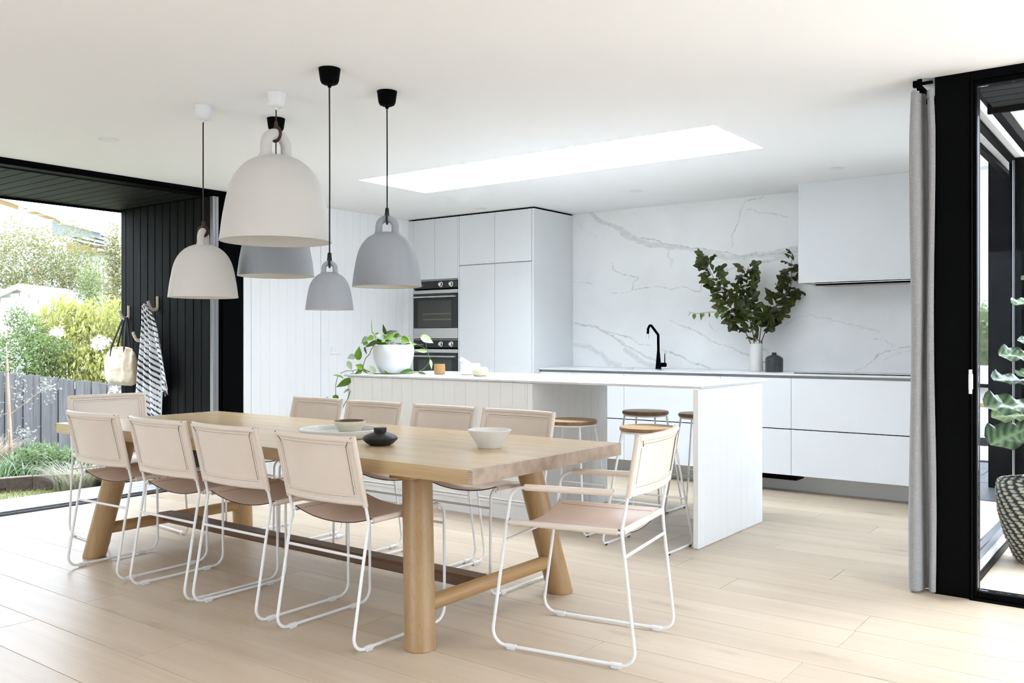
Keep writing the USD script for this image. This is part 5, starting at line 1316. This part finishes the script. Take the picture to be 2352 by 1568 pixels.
# neighbour's house
hs = X('neighbour_house', 'pale house with a white sloping roof and grey eave beyond the trees', 'house', (-24.5, 12.5, 0), 36.87)
u = lambda px: (px - 185) * .01224
zz_ = lambda py: 1.18 + (780 - py) * .01224
put(hs, 'roof', prism([(u(-90), zz_(412)), (u(252), zz_(532)), (u(252), zz_(540)), (u(-90), zz_(424))], 5., -.4), M['houseroof'], False)
put(hs, 'fascia', prism([(u(-90), zz_(425)), (u(150), zz_(509)), (u(150), zz_(516)), (u(-90), zz_(440))], .06, -.1), M['houseTimber'], False)
put(hs, 'eave', prism([(u(142), zz_(514)), (u(250), zz_(541)), (u(250), zz_(552)), (u(142), zz_(548))], .05, -.3), M['eave'], False)
for k in range(4):
    put(hs, 'rafter', prism([(u(150 + 4 * k), zz_(520 + 10 * k)), (u(246 - 4 * k), zz_(544 + 8 * k)), (u(246 - 4 * k), zz_(548 + 8 * k)), (u(150 + 4 * k), zz_(525 + 10 * k))], .10, .02 + .12 * k), M['eave'], False)
put(hs, 'soffit', prism([(u(140), zz_(553)), (u(232), zz_(563)), (u(232), zz_(582)), (u(140), zz_(576))], .08, .55), M['houseTimber'], False)
put(hs, 'window_reveal', prism([(u(214), zz_(566)), (u(232), zz_(566)), (u(232), zz_(574)), (u(214), zz_(574))], .03, .5), M['houseroof'], False)
put(hs, 'wall', bx(u(-120), u(260), .66, 5, GZ0, zz_(577), .01), M['housewall'], False)
put(hs, 'gutter', bx(u(170), u(240), .55, .66, zz_(580), zz_(576), .01), M['eave'], False)
rs = X('ribbed_fence', 'pale ribbed metal fence panel below the house wall', 'fence', (-19.5, 10.4, 0), 36.87)
v_ = []
for k in range(14):
    x = -.65 + k * .105
    put(rs, 'rib', bx(x, x + .07, -.02, .02, GZ0, 2.83, .012), M['ribbed'], False)
put(rs, 'sheet', bx(-.66, .82, .021, .03, GZ0, 2.8), M['ribbed'], False)

# planting bed
def blades(n, base, spread, L, w, seed, arch=.6, up=1.):
    """arching grass blades from one clump."""
    g = np.random.default_rng(seed); V, F = [], []; k = 0
    for i in range(n):
        a = g.uniform(0, 2 * PI); rr = spread * g.random() ** .5; b0 = np.array(base) + np.array([rr * math.cos(a), rr * math.sin(a), 0])
        a2 = a + g.normal(0, .5); d = np.array([math.cos(a2), math.sin(a2), 0]); l = L * g.uniform(.6, 1.15); s = np.array([-d[1], d[0], 0]) * w
        for t in np.linspace(0, 1, 5):
            p = b0 + d * l * arch * t ** 1.6 + np.array([0, 0, up * l * (t - .62 * arch * t * t)])
            V += [p + s * (1 - t * .9), p - s * (1 - t * .9)]
        for j in range(4):
            F += [(k, k + 1, k + 3), (k, k + 3, k + 2)]; k += 2
        k += 2
    return trimesh.Trimesh(np.array(V), np.array(F), process=False)
def clump(label, parts, mat, name='grass_tussock', cat='grass tussock', group=None):
    s = X(name, label, cat, group=group)
    put(s, 'blades', cat_(parts), mat, False, kind='stuff')
clump('pale arching grass tussock at the right end of the timber edging', [blades(420, (-7.84, 3.98, GZ0), .16, .42, .0026, 41, .8), blades(260, (-7.95, 4.14, GZ0), .12, .36, .0026, 42, .8), blades(9, (-7.84, 3.98, GZ0), .1, .78, .003, 45, .85)], M['tussock'])
clump('straw-coloured grass tussock behind the sapling, at the left edge', [blades(420, (-9.85, 4.12, -.11), .16, .46, .0028, 43, .75)], M['straw'])
clump('bright green strappy clump tucked beside the black wall end', [blades(70, (-7.72, 4.22, GZ0), .05, .30, .006, 44, .7)], M['bladeg'], 'strappy_plant', 'plant')
gc = X('groundcover', 'bed of dark green strappy groundcover along the fence', 'groundcover')
put(gc, 'leaves', cat_([blades(24, (-9.1 + .28 * (i % 3) - .0 * i + .15 * math.sin(i), 3.05 + .036 * i, -.11), .12, .30, .009, 50 + i, .55, .8) for i in range(34)]), M['cover'], False, kind='stuff')
gs = X('low_shrub', 'low grey-green leafy shrub between the groundcover and the tussock', 'shrub')
put(gs, 'foliage', leafcloud(1800, blobs([((-8.75, 4.15, .02), (.28, .28, .16)), ((-8.5, 4.4, .0), (.25, .22, .15))], .2), .06, .022, 46, bias=(0, 0, .8)), M['cover'], False, kind='stuff')
sap = X('staked_sapling', 'thin sapling with silvery leaves tied to a pale stake', 'sapling')
put(sap, 'stake', tube([(-9.66, 4.26, -.12), (-9.70, 4.225, .98)], [.013, .012], 8), M['stake'], 40)
put(sap, 'stake', tube([(-9.75, 4.16, -.12), (-9.78, 4.135, 1.05)], [.009, .009], 8), M['stake'], 40)
put(sap, 'stem', cat_([tube([(-9.68, 4.24, -.12), (-9.69, 4.23, .45), (-9.70, 4.22, 1.15)], [.009, .007, .004], 7), tube([(-9.68, 4.24, .40), (-9.60, 4.33, .50), (-9.52, 4.47, .64), (-9.47, 4.56, .72)], [.005, .004, .003, .002], 6), tube([(-9.69, 4.23, .42), (-9.78, 4.12, .38), (-9.85, 4.05, .28)], [.005, .003, .002], 6)]), M['bark'], 40)
put(sap, 'leaves', leafcloud(330, blobs([((-9.62, 4.33, .68), (.07, .1, .32)), ((-9.66, 4.26, .98), (.14, .16, .18)), ((-9.5, 4.53, .66), (.10, .14, .16)), ((-9.8, 4.1, .45), (.10, .12, .22)), ((-9.6, 4.35, .2), (.12, .14, .14))], .1), .045, .024, 47), M['silver'], False, kind='stuff')
tw2 = X('white_flower_stem', 'white-flowered stem in front of the fence below the tote bag', 'flower')
put(tw2, 'stem', tube([(-8.35, 4.72, GZ0), (-8.36, 4.72, .4), (-8.36, 4.74, .80)], [.006, .005, .003], 6), M['polewhite'], 40)
put(tw2, 'petals', leafcloud(130, blobs([((-8.32, 4.78, .72), (.07, .07, .10)), ((-8.42, 4.68, .68), (.05, .05, .05))], .1), .04, .025, 48), M['blossom'], False, kind='stuff')
